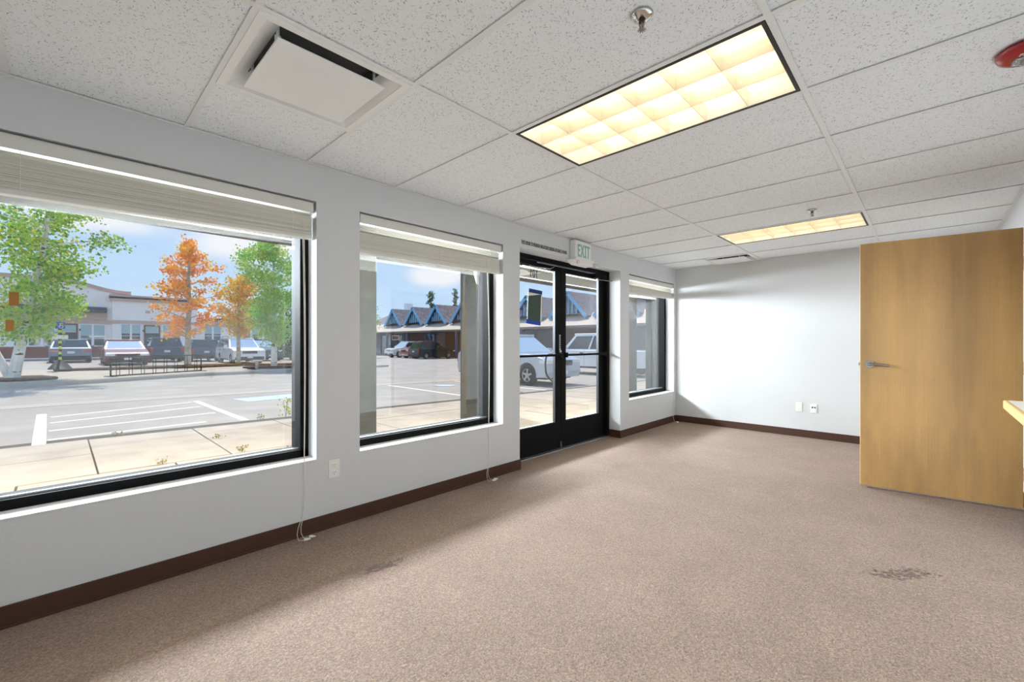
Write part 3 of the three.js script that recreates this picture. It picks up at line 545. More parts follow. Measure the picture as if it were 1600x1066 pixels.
// ---------------------------------------------------------------- trees
function leafGeo(s) {
  const g = new THREE.BufferGeometry();
  g.setAttribute('position', new THREE.Float32BufferAttribute([0, 0, 0, 0.45 * s, 0.5 * s, 0.08 * s, 0, 1.05 * s, 0, 0, 0, 0, 0, 1.05 * s, 0, -0.45 * s, 0.5 * s, 0.08 * s], 3)); g.computeVertexNormals();
  return g;
}
const LEAF = leafGeo(0.085), leafMat = new THREE.MeshPhysicalMaterial({ color: 0xffffff, roughness: 0.95, transmission: 0.55, thickness: 0, side: THREE.DoubleSide });
function tree(name, label, [x, z], { h, base, rx, rz, ry, lean = [0, 0], r = 0.11, colors, n, bark = M.bark, spread = 0.28, group, leaf = 1, second, y0 = 0.10, cy }) {
  const t = thing(name, label, 'tree', [x, gy(z) + y0, z], 0, group);
  const path = []; for (let i = 0; i <= 6; i++) { const q = i / 6; path.push(new THREE.Vector3(lean[0] * q + 0.06 * gauss() * q, h * 0.93 * q - 0.05, lean[1] * q + 0.06 * gauss() * q)); }
  const curve = new THREE.CatmullRomCurve3(path);
  const taper = (c, ra, rb, seg, rs) => { const g = new THREE.TubeGeometry(c, seg, 1, rs); const p = g.attributes.position; for (let i = 0; i <= seg; i++) { const q = i / seg, ctr = c.getPointAt(q), rad = ra + (rb - ra) * q; for (let j = 0; j <= rs; j++) { const k = i * (rs + 1) + j; p.setXYZ(k, ctr.x + (p.getX(k) - ctr.x) * rad, ctr.y + (p.getY(k) - ctr.y) * rad, ctr.z + (p.getZ(k) - ctr.z) * rad); } } g.computeVertexNormals(); return g; };
  obj('trunk', taper(curve, r, r * 0.18, 20, 10), bark, t);
  if (second) obj('trunk', taper(new THREE.CatmullRomCurve3([[0, 0, 0.05], [-0.1, h * 0.25, 0.25 + second], [-0.15, h * 0.8, 0.3 + second * 1.5]].map((p) => new THREE.Vector3(...p))), r * 0.7, r * 0.15, 14, 8), bark, t);
  const br = [], spots = [], ctr = new THREE.Vector3(lean[0] * 0.6, cy ?? (base + h) / 2, lean[1] * 0.6);
  for (let i = 0; i < 46; i++) {
    const q = base / h * 0.8 + (0.97 - base / h * 0.8) * (i + rnd()) / 46, p = curve.getPointAt(Math.min(0.99, q)), a = rnd() * Math.PI * 2 + i * 2.4;
    const dir = new THREE.Vector3(Math.cos(a), 0, Math.sin(a)), prof = Math.max(0.16, Math.sqrt(Math.max(0, 1 - Math.pow((p.y + 0.25 - ctr.y) / (ry * 1.02), 2))));
    const len = prof * rr(0.6, 1.05), e = p.clone().add(new THREE.Vector3(dir.x * rx * len, rr(0.1, 0.55) * rx * len, dir.z * rz * len)), m = p.clone().lerp(e, 0.5).add(new THREE.Vector3(0, 0.08, 0));
    br.push(taper(new THREE.CatmullRomCurve3([p, m, e]), r * 0.24 * (1.1 - q * 0.6), r * 0.05, 6, 5));
    for (let s = 0; s < 5; s++) spots.push([p.clone().lerp(e, rr(0.3, 1.05)).add(new THREE.Vector3(gauss(), gauss(), gauss()).multiplyScalar(0.12)), rr(0.5, 1)]);
  }
  obj('branches', br, bark, t);
  const inst = new THREE.InstancedMesh(LEAF, leafMat, n); inst.name = 'foliage'; inst.userData.kind = 'stuff'; inst.castShadow = inst.receiveShadow = true;
  const mtx = new THREE.Matrix4(), qn = new THREE.Quaternion(), col = new THREE.Color();
  const tone = spots.map(() => rnd());
  for (let i = 0; i < n; i++) {
    const k = Math.floor(rnd() * spots.length), [c, w] = spots[k], sp = spread * (0.6 + 0.6 * w);
    const p = c.clone().add(new THREE.Vector3(gauss() * sp, gauss() * sp * 0.75, gauss() * sp));
    qn.setFromEuler(new THREE.Euler(rr(0, 6.28), rr(0, 6.28), rr(0, 6.28)));
    mtx.compose(p, qn, new THREE.Vector3(1, 1, 1).multiplyScalar(rr(0.7, 1.25) * leaf)); inst.setMatrixAt(i, mtx);
    const ci = colors[Math.min(colors.length - 1, Math.floor((0.65 * tone[k] + 0.35 * rnd()) * colors.length))]; col.set(ci).multiplyScalar(rr(0.85, 1.12)); inst.setColorAt(i, col);
  }
  t.add(inst);
  return t;
}
const GREEN = [0x86b83c, 0x9fca44, 0xb9d850, 0x74a843, 0xcfd044, 0xaed26a], ORANGE = [0xf6852c, 0xfc9a34, 0xffb23e, 0xffc552, 0xf8c944, 0xe8bc40], GOLD = [0xe0c044, 0xf8c848, 0xf6a63a, 0xc6c84a, 0xfad25a], MIX = [0x7cc060, 0x95cc5c, 0xaed65a, 0xcccb4c, 0x86c056], PINE = [0x2c4a2c, 0x38583a, 0x466a3c, 0x5b7a3a];
tree('aspen_tree', 'tall green aspen with leaning white trunk at the left of the large window', [-17.45, 0.98], { h: 7.2, base: 1.9, rx: 1.9, rz: 2.05, ry: 3.0, lean: [0.4, -0.95], r: 0.15, colors: GREEN, n: 11500, second: 0.35, leaf: 1.05, cy: 4.6 });
tree('aspen_tree', 'tall orange autumn aspen behind the bike rack', [-27.2, -4.95], { h: 7.5, base: 2.0, rx: 1.75, rz: 1.7, ry: 3.0, r: 0.17, colors: ORANGE, n: 4300, spread: 0.20, leaf: 1.5, bark: M.brownBark, cy: 3.6, lean: [0, -0.1] });
tree('aspen_tree', 'smaller golden orange aspen in front of the white car', [-27.3, -7.45], { h: 5.6, base: 2.3, rx: 1.4, rz: 1.35, ry: 1.9, r: 0.13, colors: GOLD, n: 4200, spread: 0.3, leaf: 1.5, bark: M.brownBark, cy: 3.8 });
tree('aspen_tree', 'green aspen with straight white trunk at the right of the large window', [-21.2, -7.5], { h: 7.2, base: 1.75, rx: 1.5, rz: 1.45, ry: 2.9, r: 0.15, colors: MIX, n: 10500, spread: 0.30, leaf: 1.2, cy: 4.1 });
tree('dark_evergreen', 'dark green bushy evergreen behind the white aspen trunk', [-28.2, -11.1], { h: 3.9, base: 0.6, rx: 1.5, rz: 1.4, ry: 1.9, r: 0.13, colors: PINE, n: 4200, spread: 0.34, leaf: 1.6, bark: M.brownBark });
tree('young_tree', 'pale green young tree at the left edge of the middle window', [-39.8, -22.2], { h: 6.0, base: 2.3, rx: 1.5, rz: 1.4, ry: 1.9, r: 0.1, colors: GREEN, n: 2600, spread: 0.34, leaf: 1.9, bark: M.brownBark, y0: 0 });
tree('pine_tree', 'tall dark pine showing above the gabled roofs, left one', [-62, -46], { h: 12.2, base: 3, rx: 0.75, rz: 0.75, ry: 5, r: 0.15, colors: PINE, n: 1600, spread: 0.22, leaf: 2.6, bark: M.brownBark, y0: 0 });
tree('pine_tree', 'dark pine showing above the gabled roofs, right one', [-58, -48.5], { h: 12.6, base: 3, rx: 0.5, rz: 0.5, ry: 5, r: 0.15, colors: PINE, n: 1200, spread: 0.18, leaf: 2.6, bark: M.brownBark, y0: 0 });

// weeds in the joints
function weed(label, x, z, h, n, cols, y = 0) {
  const t = thing('weed', label, 'weed', [x, gy(z) + y, z], 0, 'weeds in the sidewalk joints'), g = [];
  obj('stems', [0, 1, 2].map((i) => rod([0, 0, 0], [0.12 * h * Math.cos(i * 2.1), h * rr(0.6, 0.95), 0.12 * h * Math.sin(i * 2.1)], 0.004, 0.002, 5)), std(0x7d8a48, 0.9), t);
  const lg = []; for (let i = 0; i < n; i++) lg.push(leafGeo(rr(0.012, 0.022) + 0.09 * h).rotateX(rr(-1.2, 1.2)).rotateY(rr(0, 6.28)).translate(gauss() * (0.04 + 0.1 * h), rr(0.05, 1) * h, gauss() * (0.04 + 0.1 * h)));
  for (const q of lg) q.setAttribute('uv', new THREE.Float32BufferAttribute(new Float32Array(12), 2));
  obj('leaves', lg, std(cols, 0.9, { side: THREE.DoubleSide }), t, { kind: 'stuff' });
}
weed('tall yellow green weed at the sidewalk edge, right side of the large window', -5.0, -2.62, 0.34, 46, 0xb8bb62);
weed('low green weed tuft at the sidewalk edge beside the tall weed', -4.95, -2.22, 0.09, 40, 0x7c8c3e);
weed('small dry weed where two sidewalk joints meet, right of the large window', -2.83, -1.43, 0.06, 30, 0x9a8a50);
weed('small dry weed in the joint near the window frame', -2.80, -0.72, 0.05, 24, 0xa09058);
weed('dry tuft at the edge of the hatched bay', -4.9, -0.52, 0.05, 30, 0x8a7a48);
weed('dry tuft in the sidewalk joint below the hatched bay', -3.85, -1.42, 0.04, 24, 0x8a7a48);
for (const [l, x, z] of [['dark weed tuft on the sidewalk before the silver car', -4.86, -8.3], ['dark weed tuft left of centre before the silver car', -4.86, -7.7], ['dark weed tuft on the sidewalk before the pickup', -4.86, -12.6], ['dark weed tuft nearest the post before the pickup', -4.86, -13.6]]) weed(l, x, z, 0.05, 26, 0x5f5a34);

// ---------------------------------------------------------------- bike rack and sign stand on the island
{
  const a = [-17.3, -1.2], b = [-18.75, -4.0], ang = Math.atan2(-(b[1] - a[1]), b[0] - a[0]), L = Math.hypot(b[0] - a[0], b[1] - a[1]);
  const o = thing('bike_rack', 'long black metal bike rack on the walk across the street', 'bike rack', [a[0], gy(-2.6) + 0.105, a[1]], ang);
  obj('base_rail', [rbx(0, L, 0.0, 0.045, -0.03, 0.03, 0.006), bx(-0.05, 0.05, 0, 0.02, -0.25, 0.25), bx(L - 0.05, L + 0.05, 0, 0.02, -0.25, 0.25)], M.black, o);
  obj('top_rail', rod([0, 0.66, 0], [L, 0.66, 0], 0.018, 0.018, 8), M.black, o);
  obj('end_post', rod([0, 0, 0], [0, 0.67, 0], 0.024, 0.024, 8), M.black, o); obj('end_post', rod([L, 0, 0], [L, 0.67, 0], 0.024, 0.024, 8), M.black, o);
  for (let i = 0; i < 8; i++) { const x = 0.22 + i * (L - 0.44) / 7; obj('wheel_loop', [rod([x - 0.05, 0.02, 0], [x - 0.05, 0.66, 0], 0.010, 0.010, 6), rod([x + 0.05, 0.02, 0], [x + 0.05, 0.66, 0], 0.010, 0.010, 6)], M.black, o); }
}
{
  const o = thing('sign_stand', 'portable sign on a black pyramid base with striped pole', 'sign', [-23.9, gy(-0.2) + 0.105, -0.02], 0.1);
  obj('base', new THREE.CylinderGeometry(0.13, 0.5, 0.40, 4).rotateY(Math.PI / 4).translate(0, 0.2, 0), M.trimDark, o);
  for (let i = 0; i < 12; i++) obj('pole_stripe', rod([0, 0.40 + i * 0.115, 0], [0, 0.40 + (i + 1) * 0.115, 0], 0.05, 0.05, 10), i % 2 ? M.trimDark : std(0xc9d63a, 0.6), o);
  obj('sign_panel', rbx(0.05, 0.06, 1.72, 2.0, -0.15, 0.15, 0.004), std(0x1f4f9a, 0.5), o); obj('sign_mark', [rod([0.06, 1.93, 0], [0.064, 1.93, 0], 0.025, 0.025, 12), bx(0.06, 0.064, 1.82, 1.90, -0.012, 0.012), bx(0.06, 0.064, 1.81, 1.83, -0.012, 0.06), new THREE.TorusGeometry(0.06, 0.010, 6, 16).rotateY(Math.PI / 2).translate(0.062, 1.80, -0.02)], M.paintWhite, o);
  obj('notice_panel', rbx(0.05, 0.058, 1.28, 1.45, -0.24, 0.24, 0.004), M.paintWhite, o);
}
tag(obj('utility_stub', [rbx(-20.15, -19.95, gy(-6.2) + 0.07, gy(-6.2) + 0.42, -6.45, -6.35, 0.01), rbx(-20.2, -19.9, gy(-6.2) + 0.42, gy(-6.2) + 0.50, -6.6, -6.2, 0.01)], M.alu), 'short grey box on a post beside the white aspen trunk', 'utility box');

// ---------------------------------------------------------------- cars
function wheel(parent, x, z, r, side, rimMat = M.alu) {
  const tw = 0.21, g = new THREE.LatheGeometry([[r * 0.62, -tw / 2], [r * 0.9, -tw / 2], [r, -tw / 2 + 0.04], [r, tw / 2 - 0.04], [r * 0.9, tw / 2], [r * 0.62, tw / 2]].map((p) => new THREE.Vector2(...p)), 28).rotateX(Math.PI / 2).translate(x, r, z);
  const w = obj('wheel', g, M.tyre, parent);
  const zz = z + side * (tw / 2 - 0.03), rim = [new THREE.TorusGeometry(r * 0.62, 0.022, 6, 28).translate(x, r, zz), rod([x, r, zz - 0.03 * side], [x, r, zz + 0.015 * side], r * 0.17, r * 0.14, 12)];
  for (let i = 0; i < 5; i++) rim.push(bx(0.03, r * 0.63, -0.032, 0.032, -0.012, 0.012).rotateZ(i * Math.PI * 0.4 + 0.3).translate(x, r, zz));
  obj('rim', rim, rimMat, w); obj('brake_well', rod([x, r, z], [x, r, z + side * 0.01], r * 0.62, r * 0.62, 20), M.trimDark, w);
}
function car(label, [x, z], turn, p) {
  const { L = 4.5, Wd = 1.85, H: hh = 1.65, type = 'suv', col, r = 0.34, category = 'car', clad = false } = p;
  const c = thing(p.name ?? (type === 'pickup' ? 'pickup_truck' : type === 'sedan' ? 'sedan_car' : 'suv_car'), label, category, [x, gy(z) - 0.012, z], turn);
  const P = paint(col, p.rough ?? 0.3), f = L / 2, gc = type === 'pickup' ? 0.36 : type === 'suv' ? 0.27 : 0.22;
  const belt = hh * (type === 'pickup' ? 0.60 : type === 'suv' ? 0.61 : 0.63), hood = hh * (type === 'pickup' ? 0.60 : type === 'suv' ? 0.60 : 0.57);
  const ax = [f - 0.86, -f + (type === 'pickup' ? 1.25 : 0.92)], ar = r + 0.055;
  const cowl = type === 'pickup' ? f - 1.55 : type === 'suv' ? f - 1.22 : f - 1.30, nose = 0.05;
  const s = new THREE.Shape(); s.moveTo(-f + 0.08, gc + 0.05); s.lineTo(-f, gc + 0.22); s.lineTo(-f + 0.02, belt * 0.72); s.lineTo(-f + (type === 'sedan' ? 0.05 : 0.05), belt - 0.04);
  if (type === 'sedan') { s.lineTo(-f + 0.10, belt); s.lineTo(-f + 0.75, belt + 0.02); } else s.lineTo(-f + 0.10, belt);
  s.lineTo(cowl, belt); s.quadraticCurveTo(f - 0.55, hood + 0.02, f - 0.18, hood - 0.12); s.quadraticCurveTo(f - nose, hood - 0.18, f - 0.02, gc + 0.30); s.lineTo(f, gc + 0.16); s.lineTo(f - 0.08, gc + 0.02);
  s.lineTo(ax[0] + Math.sqrt(ar * ar - (gc - r) ** 2), gc); s.absarc(ax[0], r, ar, Math.asin((gc - r) / ar), Math.PI - Math.asin((gc - r) / ar), false);
  s.lineTo(ax[1] + Math.sqrt(ar * ar - (gc - r) ** 2), gc); s.absarc(ax[1], r, ar, Math.asin((gc - r) / ar), Math.PI - Math.asin((gc - r) / ar), false);
  s.closePath();
  const bv = 0.06, body = new THREE.ExtrudeGeometry(s, { depth: Wd - 2 * bv, bevelEnabled: true, bevelThickness: bv, bevelSize: 0.035, bevelOffset: -0.035, bevelSegments: 3, curveSegments: 10 }).translate(0, 0, -(Wd - 2 * bv) / 2);
  obj('body', body, P, c);
  obj('underbody', bx(-f + 0.25, f - 0.25, gc - 0.06, belt - 0.25, -Wd / 2 + 0.26, Wd / 2 - 0.26), M.trimDark, c);
  // cabin
  const cabBack = type === 'pickup' ? -f + (p.bed ?? 1.75) : type === 'suv' ? -f + 0.08 : -f + 0.55, cabTopBack = type === 'pickup' ? cabBack + 0.14 : type === 'suv' ? -f + 0.42 : -f + 1.25, topF = cowl - (type === 'pickup' ? 0.62 : type === 'suv' ? 0.78 : 0.98);
  const wb = Wd / 2 - 0.045, wt = Wd / 2 - 0.20, y0 = belt - 0.01, y1 = hh - 0.055;
  const B = (x0, y, w) => [x0, y, w];
  const lo = [[cabBack, y0, wb], [cowl + 0.02, y0, wb]], hi = [[cabTopBack, y1, wt], [topF, y1, wt]];
  const cab = []; const m = (q) => [q[0], q[1], -q[2]];
  cab.push(quadGeo(lo[0], lo[1], hi[1], hi[0], 0.001), quadGeo(m(lo[1]), m(lo[0]), m(hi[0]), m(hi[1]), 0.001), quadGeo(lo[1], m(lo[1]), m(hi[1]), hi[1], 0.001), quadGeo(m(lo[0]), lo[0], hi[0], m(hi[0]), 0.001));
  obj('cabin', cab, P, c);
  obj('roof', rbx(cabTopBack - 0.05, topF + 0.06, y1 - 0.03, hh, -wt - 0.02, wt + 0.02, 0.028, 3), p.roofMat ?? P, c);
  const lerp = (a, b, t) => a.map((v, i) => v + (b[i] - v) * t);
  const side = (u0, u1, v0, v1, sgn) => { const pt = (u, v) => { const q = lerp(lerp(lo[0], lo[1], u), lerp(hi[0], hi[1], u), v); return sgn > 0 ? q : m(q); }; const q = [pt(u0, v0), pt(u1, v0), pt(u1, v1), pt(u0, v1)]; return quadGeo(...(sgn > 0 ? q : [q[1], q[0], q[3], q[2]]), 0.008); };
  const cuts = type === 'pickup' ? [[0.07, 0.42], [0.46, 0.92]] : type === 'suv' ? [[0.06, 0.24], [0.28, 0.55], [0.585, 0.93]] : [[0.16, 0.48], [0.52, 0.92]];
  for (const sgn of [1, -1]) cuts.forEach(([a, b]) => obj('side_window', side(a, b, 0.07, 0.90, sgn), M.carGlass, c));
  const face = (A, Bq, sgn) => { const pt = (w, v) => { const q = lerp(A, Bq, v); return [q[0], q[1], q[2] * w]; }; return sgn > 0 ? quadGeo(pt(0.9, 0.07), pt(-0.9, 0.07), pt(-0.9, 0.93), pt(0.9, 0.93), 0.008) : quadGeo(pt(-0.9, 0.1), pt(0.9, 0.1), pt(0.9, 0.92), pt(-0.9, 0.92), 0.008); };
  obj('windshield', face(lo[1], hi[1], 1), M.windshield, c); obj('rear_window', face(lo[0], hi[0], -1), M.carGlass, c);
  // ends
  const hy = hood - 0.24;
  obj('grille', rbx(f - 0.10, f + 0.005, hy - 0.12, hy + 0.05, -0.42, 0.42, 0.02), p.grilleMat ?? M.trimDark, c);
  if (p.slots) { const g = []; for (let i = 0; i < 7; i++) g.push(rbx(f, f + 0.015, hy - 0.12, hy + 0.07, -0.36 + i * 0.12 - 0.025, -0.36 + i * 0.12 + 0.025, 0.006, 1)); obj('grille_slot', g, M.trimDark, c); }
  for (const q of [1, -1]) {
    obj('headlight', rbx(f - 0.34, f - 0.015, hy - 0.06, hy + 0.09, q * (Wd / 2 - 0.42), q * (Wd / 2 + 0.003), 0.04), p.lampMat ?? M.headlamp, c);
    obj('tail_light', type === 'sedan' ? rbx(-f - 0.006, -f + 0.16, belt - 0.27, belt - 0.13, q * (Wd / 2 - 0.5), q * (Wd / 2 - 0.01), 0.02) : rbx(-f - 0.006, -f + 0.14, belt - 0.36, belt - 0.03, q * (Wd / 2 - 0.20), q * (Wd / 2 - 0.008), 0.02), M.tail, c);
    const mx = cowl - 0.25; obj('side_mirror', [rbx(mx - 0.07, mx + 0.07, belt + 0.02, belt + 0.17, q * (Wd / 2 + 0.02), q * (Wd / 2 + 0.20), 0.03, 3), bx(mx - 0.02, mx + 0.02, belt + 0.02, belt + 0.06, q * (Wd / 2 - 0.06), q * (Wd / 2 + 0.06))], p.mirrorMat ?? P, c);
    for (const dx of type === 'pickup' ? [0.15, 0.58] : [0.34, 0.64]) { const hx = lo[0][0] + (lo[1][0] - lo[0][0]) * dx; obj('door_handle', rbx(hx - 0.1, hx + 0.1, belt - 0.16, belt - 0.12, q * (Wd / 2 - 0.01), q * (Wd / 2 + 0.025), 0.01), p.handleMat ?? M.trimDark, c); obj('door_seam', bx(hx - 0.16, hx - 0.152, gc + 0.1, belt, q * (Wd / 2 - 0.02), q * (Wd / 2 + 0.002)), M.trimDark, c); }
    obj('rocker', rbx(ax[1] + ar + 0.02, ax[0] - ar - 0.02, gc - 0.03, gc + (clad ? 0.13 : 0.05), q * (Wd / 2 - 0.08), q * (Wd / 2 + 0.004), 0.01), M.trimDark, c);
    for (const a of ax) wheel(c, a, q * (Wd / 2 - 0.12), r, q, p.rim ?? M.alu);
  }
  obj('front_bumper', rbx(f - 0.16, f + 0.012, gc + 0.0, gc + 0.20, -Wd / 2 + 0.10, Wd / 2 - 0.10, 0.03), p.bumperMat ?? M.trimDark, c);
  obj('rear_bumper', rbx(-f - 0.02, -f + 0.12, gc + 0.02, gc + 0.22, -Wd / 2 + 0.08, Wd / 2 - 0.08, 0.03), p.rearMat ?? M.trimDark, c);
  obj('license_plate', [rbx(-f - 0.018, -f + 0.02, belt - 0.34, belt - 0.20, -0.16, 0.16, 0.004), rbx(f, f + 0.02, gc + 0.10, gc + 0.22, -0.16, 0.16, 0.004)], M.plate, c);
  if (type === 'pickup') obj('bed_liner', bx(-f + 0.14, cabBack - 0.06, belt - 0.005, belt + 0.004, -Wd / 2 + 0.14, Wd / 2 - 0.14), M.trimDark, c);
  if (p.rails) for (const q of [1, -1]) obj('roof_rail', tube([[cabTopBack + 0.1, hh - 0.01, q * (wt - 0.04)], [cabTopBack + 0.2, hh + 0.05, q * (wt - 0.04)], [topF - 0.2, hh + 0.05, q * (wt - 0.04)], [topF - 0.1, hh - 0.01, q * (wt - 0.04)]], 0.015, 16, 6), p.railMat ?? M.trimDark, c);
  if (p.spare) obj('spare_wheel', new THREE.CylinderGeometry(0.33, 0.33, 0.2, 20).rotateZ(Math.PI / 2).translate(-f - 0.1, belt - 0.2, 0), M.tyre, c);
  return c;
}
const toX = 0, awayX = Math.PI, toZ = -Math.PI / 2, awayZ = Math.PI / 2;
car('silver sport utility car parked nose to the sidewalk, behind the left entrance glass', [-5.75 - 2.2, -11.32], toX, { L: 4.4, Wd: 1.82, H: 1.69, col: 0xb9bfc8, bumperMat: paint(0xa9afb8), rails: true });
car('white crew cab pickup parked beyond the silver car', [-5.6 - 2.95, -17.72], awayX, { type: 'pickup', L: 5.9, Wd: 2.0, H: 1.92, col: 0xe6e9ee, r: 0.39, rearMat: M.trimDark });
car('grey blue sedan parked tail to the street behind the striped sign', [-35.6 - 2.3, -0.5], awayX, { type: 'sedan', L: 4.7, Wd: 1.9, H: 1.46, col: 0x66748c, rearMat: M.trimDark });
car('dark red sedan facing the street behind the bike rack', [-29.7 - 2.3, -2.65], toX, { type: 'sedan', L: 4.7, Wd: 1.88, H: 1.47, col: 0x7a2a26 });
car('navy blue sport utility car left of the orange aspen trunk', [-34.2 - 2.25, -5.0], awayX, { L: 4.5, Wd: 1.86, H: 1.66, col: 0x123263, rails: true });
car('navy blue hatchback right of the orange aspen trunk', [-34.4 - 2.2, -7.25], awayX, { L: 4.35, Wd: 1.82, H: 1.58, col: 0x14305c });
car('white sport utility car facing the street behind the golden aspen', [-28.9 - 2.3, -8.5], toX, { L: 4.6, Wd: 1.84, H: 1.70, col: 0xe9ecf2, rails: true, bumperMat: M.trimDark });
car('dark car with bright windshield between the white car and the white aspen trunk', [-33.6 - 2.2, -11.15], toX, { L: 4.5, Wd: 1.85, H: 1.68, col: 0x2a2c33 });
car('dark red car behind the evergreen at the right of the large window', [-33.6 - 2.2, -13.9], awayX, { L: 4.5, Wd: 1.85, H: 1.6, col: 0x7c2c2c });
car('black sport utility car parked nose to the gabled shops', [-33.72, -26.15], awayZ, { L: 4.5, Wd: 1.84, H: 1.68, col: 0x15201f, rails: true });
car('red sport utility car backed up beside the black car', [-36.5, -24.5 - 2.25], toZ, { L: 4.5, Wd: 1.84, H: 1.76, col: 0xa63a30, rails: true, railMat: M.tail, bumperMat: M.alu });
car('white boxy off road car with slotted grille beside the red car', [-39.4, -24.5 - 2.1], toZ, { L: 4.2, Wd: 1.84, H: 1.78, col: 0xeceae6, slots: true, grilleMat: paint(0xeceae6), r: 0.37 });
car('pale car under the canopy at the far left of the gabled shops', [-51.0, -27.4], toZ, { L: 4.4, Wd: 1.8, H: 1.5, type: 'sedan', col: 0xb8c4d0 });

// ---------------------------------------------------------------- long low building across the car park
{
  const X = -44, o = thing('office_building', 'long pale stucco building with white windows across the car park', 'building', [0, 0, 0]);
  obj('wall', bx(X - 12, X, -0.4, 5.3, 14, -2.85), M.facade, o); obj('wall', bx(X - 12, X + 0.45, -0.4, 4.75, -2.85, -8.3), M.facade, o); obj('wall', bx(X - 12, X, -0.4, 3.25, -8.3, -17.5), M.facade, o);
  obj('brick_base', bx(X, X + 0.10, -0.4, 0.92, 14, -2.85), M.brick, o); obj('brick_base', bx(X + 0.45, X + 0.53, -0.4, 0.92, -2.85, -8.3), M.brick, o); obj('brick_base', bx(X, X + 0.10, -0.4, 0.92, -8.3, -17.5), M.brick, o);
  obj('stone_cap', [bx(X, X + 0.14, 0.92, 1.0, 14, -2.85), bx(X, X + 0.14, 0.0, 0.1, 14, -2.85)], M.facade, o);
  obj('trim_band', bx(X, X + 0.07, 2.66, 2.95, 14, -2.85), M.band, o); obj('trim_band', bx(X + 0.45, X + 0.52, 2.72, 3.0, -2.85, -8.3), M.band, o); obj('trim_band', bx(X, X + 0.07, 2.66, 3.0, -8.3, -17.5), M.band, o);
  const par = []; for (let i = 0; i <= 14; i++) { const t = i / 14, z = 2.5 - t * 6.5; par.push([-z, 5.35 + 0.75 * (0.5 + 0.5 * Math.cos(Math.PI * Math.min(1, Math.max(0, (t - 0.35) / 0.6))))]); }
  const up = [[-14, 6.1], ...par, [4.0, 5.0], [-14, 5.0]]; obj('curved_parapet', prism(up, 0.5).rotateY(Math.PI / 2).translate(X - 0.3, 0, 0), M.facade, o);
  const cor = [[-14, 6.1], ...par, ...par.slice().reverse().map(([a, b]) => [a, b - 0.26]), [-14, 5.84]]; obj('cornice', prism(cor, 0.16).rotateY(Math.PI / 2).translate(X + 0.03, 0, 0), M.band, o);
  obj('cornice', [bx(X - 1, X + 0.62, 4.52, 4.72, -2.75, -8.4), bx(X - 1, X + 0.72, 4.86, 5.0, -2.7, -8.45)], M.band, o);
  obj('roof_edge', bx(X - 1, X + 0.66, 4.74, 4.86, -2.7, -8.4), M.teal, o); obj('roof_edge', bx(X - 1, X + 0.30, 3.1, 3.42, -8.3, -17.6), M.teal, o);
  obj('awning', prism([[0, 0], [0.9, -0.32], [0.9, -0.42], [0, -0.42]], 5.4).translate(X, 4.0, 0.15), M.teal, o);
  obj('awning_fascia', bx(X, X + 0.1, 2.98, 3.55, 2.85, -2.6), M.band, o);
  obj('wall_vent', bx(X + 0.45, X + 0.49, 3.62, 3.85, -4.85, -5.15), M.band, o);
  const win = (xw, z0, z1, y0, y1) => {
    const w = obj('window', [bx(xw, xw + 0.06, y0 - 0.08, y1 + 0.08, z0 + 0.09, z0), bx(xw, xw + 0.06, y0 - 0.08, y1 + 0.08, z1, z1 - 0.09), bx(xw, xw + 0.06, y1, y1 + 0.08, z0, z1), bx(xw, xw + 0.08, y0 - 0.10, y0, z0 + 0.09, z1 - 0.09), bx(xw, xw + 0.06, y0, y1, (z0 + z1) / 2 + 0.07, (z0 + z1) / 2 - 0.07), bx(xw, xw + 0.05, y0 + (y1 - y0) * 0.34 - 0.02, y0 + (y1 - y0) * 0.34 + 0.02, z0, z1)], M.frameWhite, o);
    const mid = (z0 + z1) / 2, my = y0 + (y1 - y0) * 0.34;
    for (const [a, b] of [[z0, mid + 0.07], [mid - 0.07, z1]]) { obj('pane', bx(xw, xw + 0.02, y0, my - 0.02, a, b), M.paneDark, w); obj('pane', bx(xw, xw + 0.02, my + 0.02, y1, a, b), M.paneDark, w); obj('window_shade', bx(xw + 0.02, xw + 0.024, my + (y1 - my) * 0.2, y1, a - 0.01, b + 0.01), M.blindPale, w); }
  };
  const door = (xw, z0, z1) => { const d = obj('entry_door', bx(xw, xw + 0.05, 0, 2.0, z0, z1), M.teal, o); obj('transom', bx(xw, xw + 0.04, 2.06, 2.55, z0, z1), M.blindPale, d); obj('door_surround', [bx(xw, xw + 0.08, 0, 2.65, z0 + 0.09, z0), bx(xw, xw + 0.08, 0, 2.65, z1, z1 - 0.09), bx(xw, xw + 0.08, 2.56, 2.66, z0, z1)], M.maroon, d); };
  win(X, 1.51, 0.25, 1.02, 2.55); win(X, -1.12, -2.44, 1.0, 2.6); win(X, 4.6, 3.3, 1.02, 2.55); door(X, -0.02, -0.88);
  win(X + 0.45, -3.40, -4.52, 1.3, 2.68); door(X + 0.45, -4.85, -5.70); win(X + 0.45, -5.98, -7.05, 1.2, 2.68);
  win(X, -8.95, -10.15, 1.42, 2.66); win(X, -12.05, -13.2, 1.4, 2.62); win(X, -15.2, -16.3, 1.4, 2.62);
  for (const [q, z] of [[0, 1.85], [0, -0.01 - 1.05], [0.45, -4.7]]) obj('wall_lamp', rbx(X + q, X + q + 0.12, 2.12, 2.28, z + 0.02, z - 0.06, 0.02), M.trimDark, o);
}
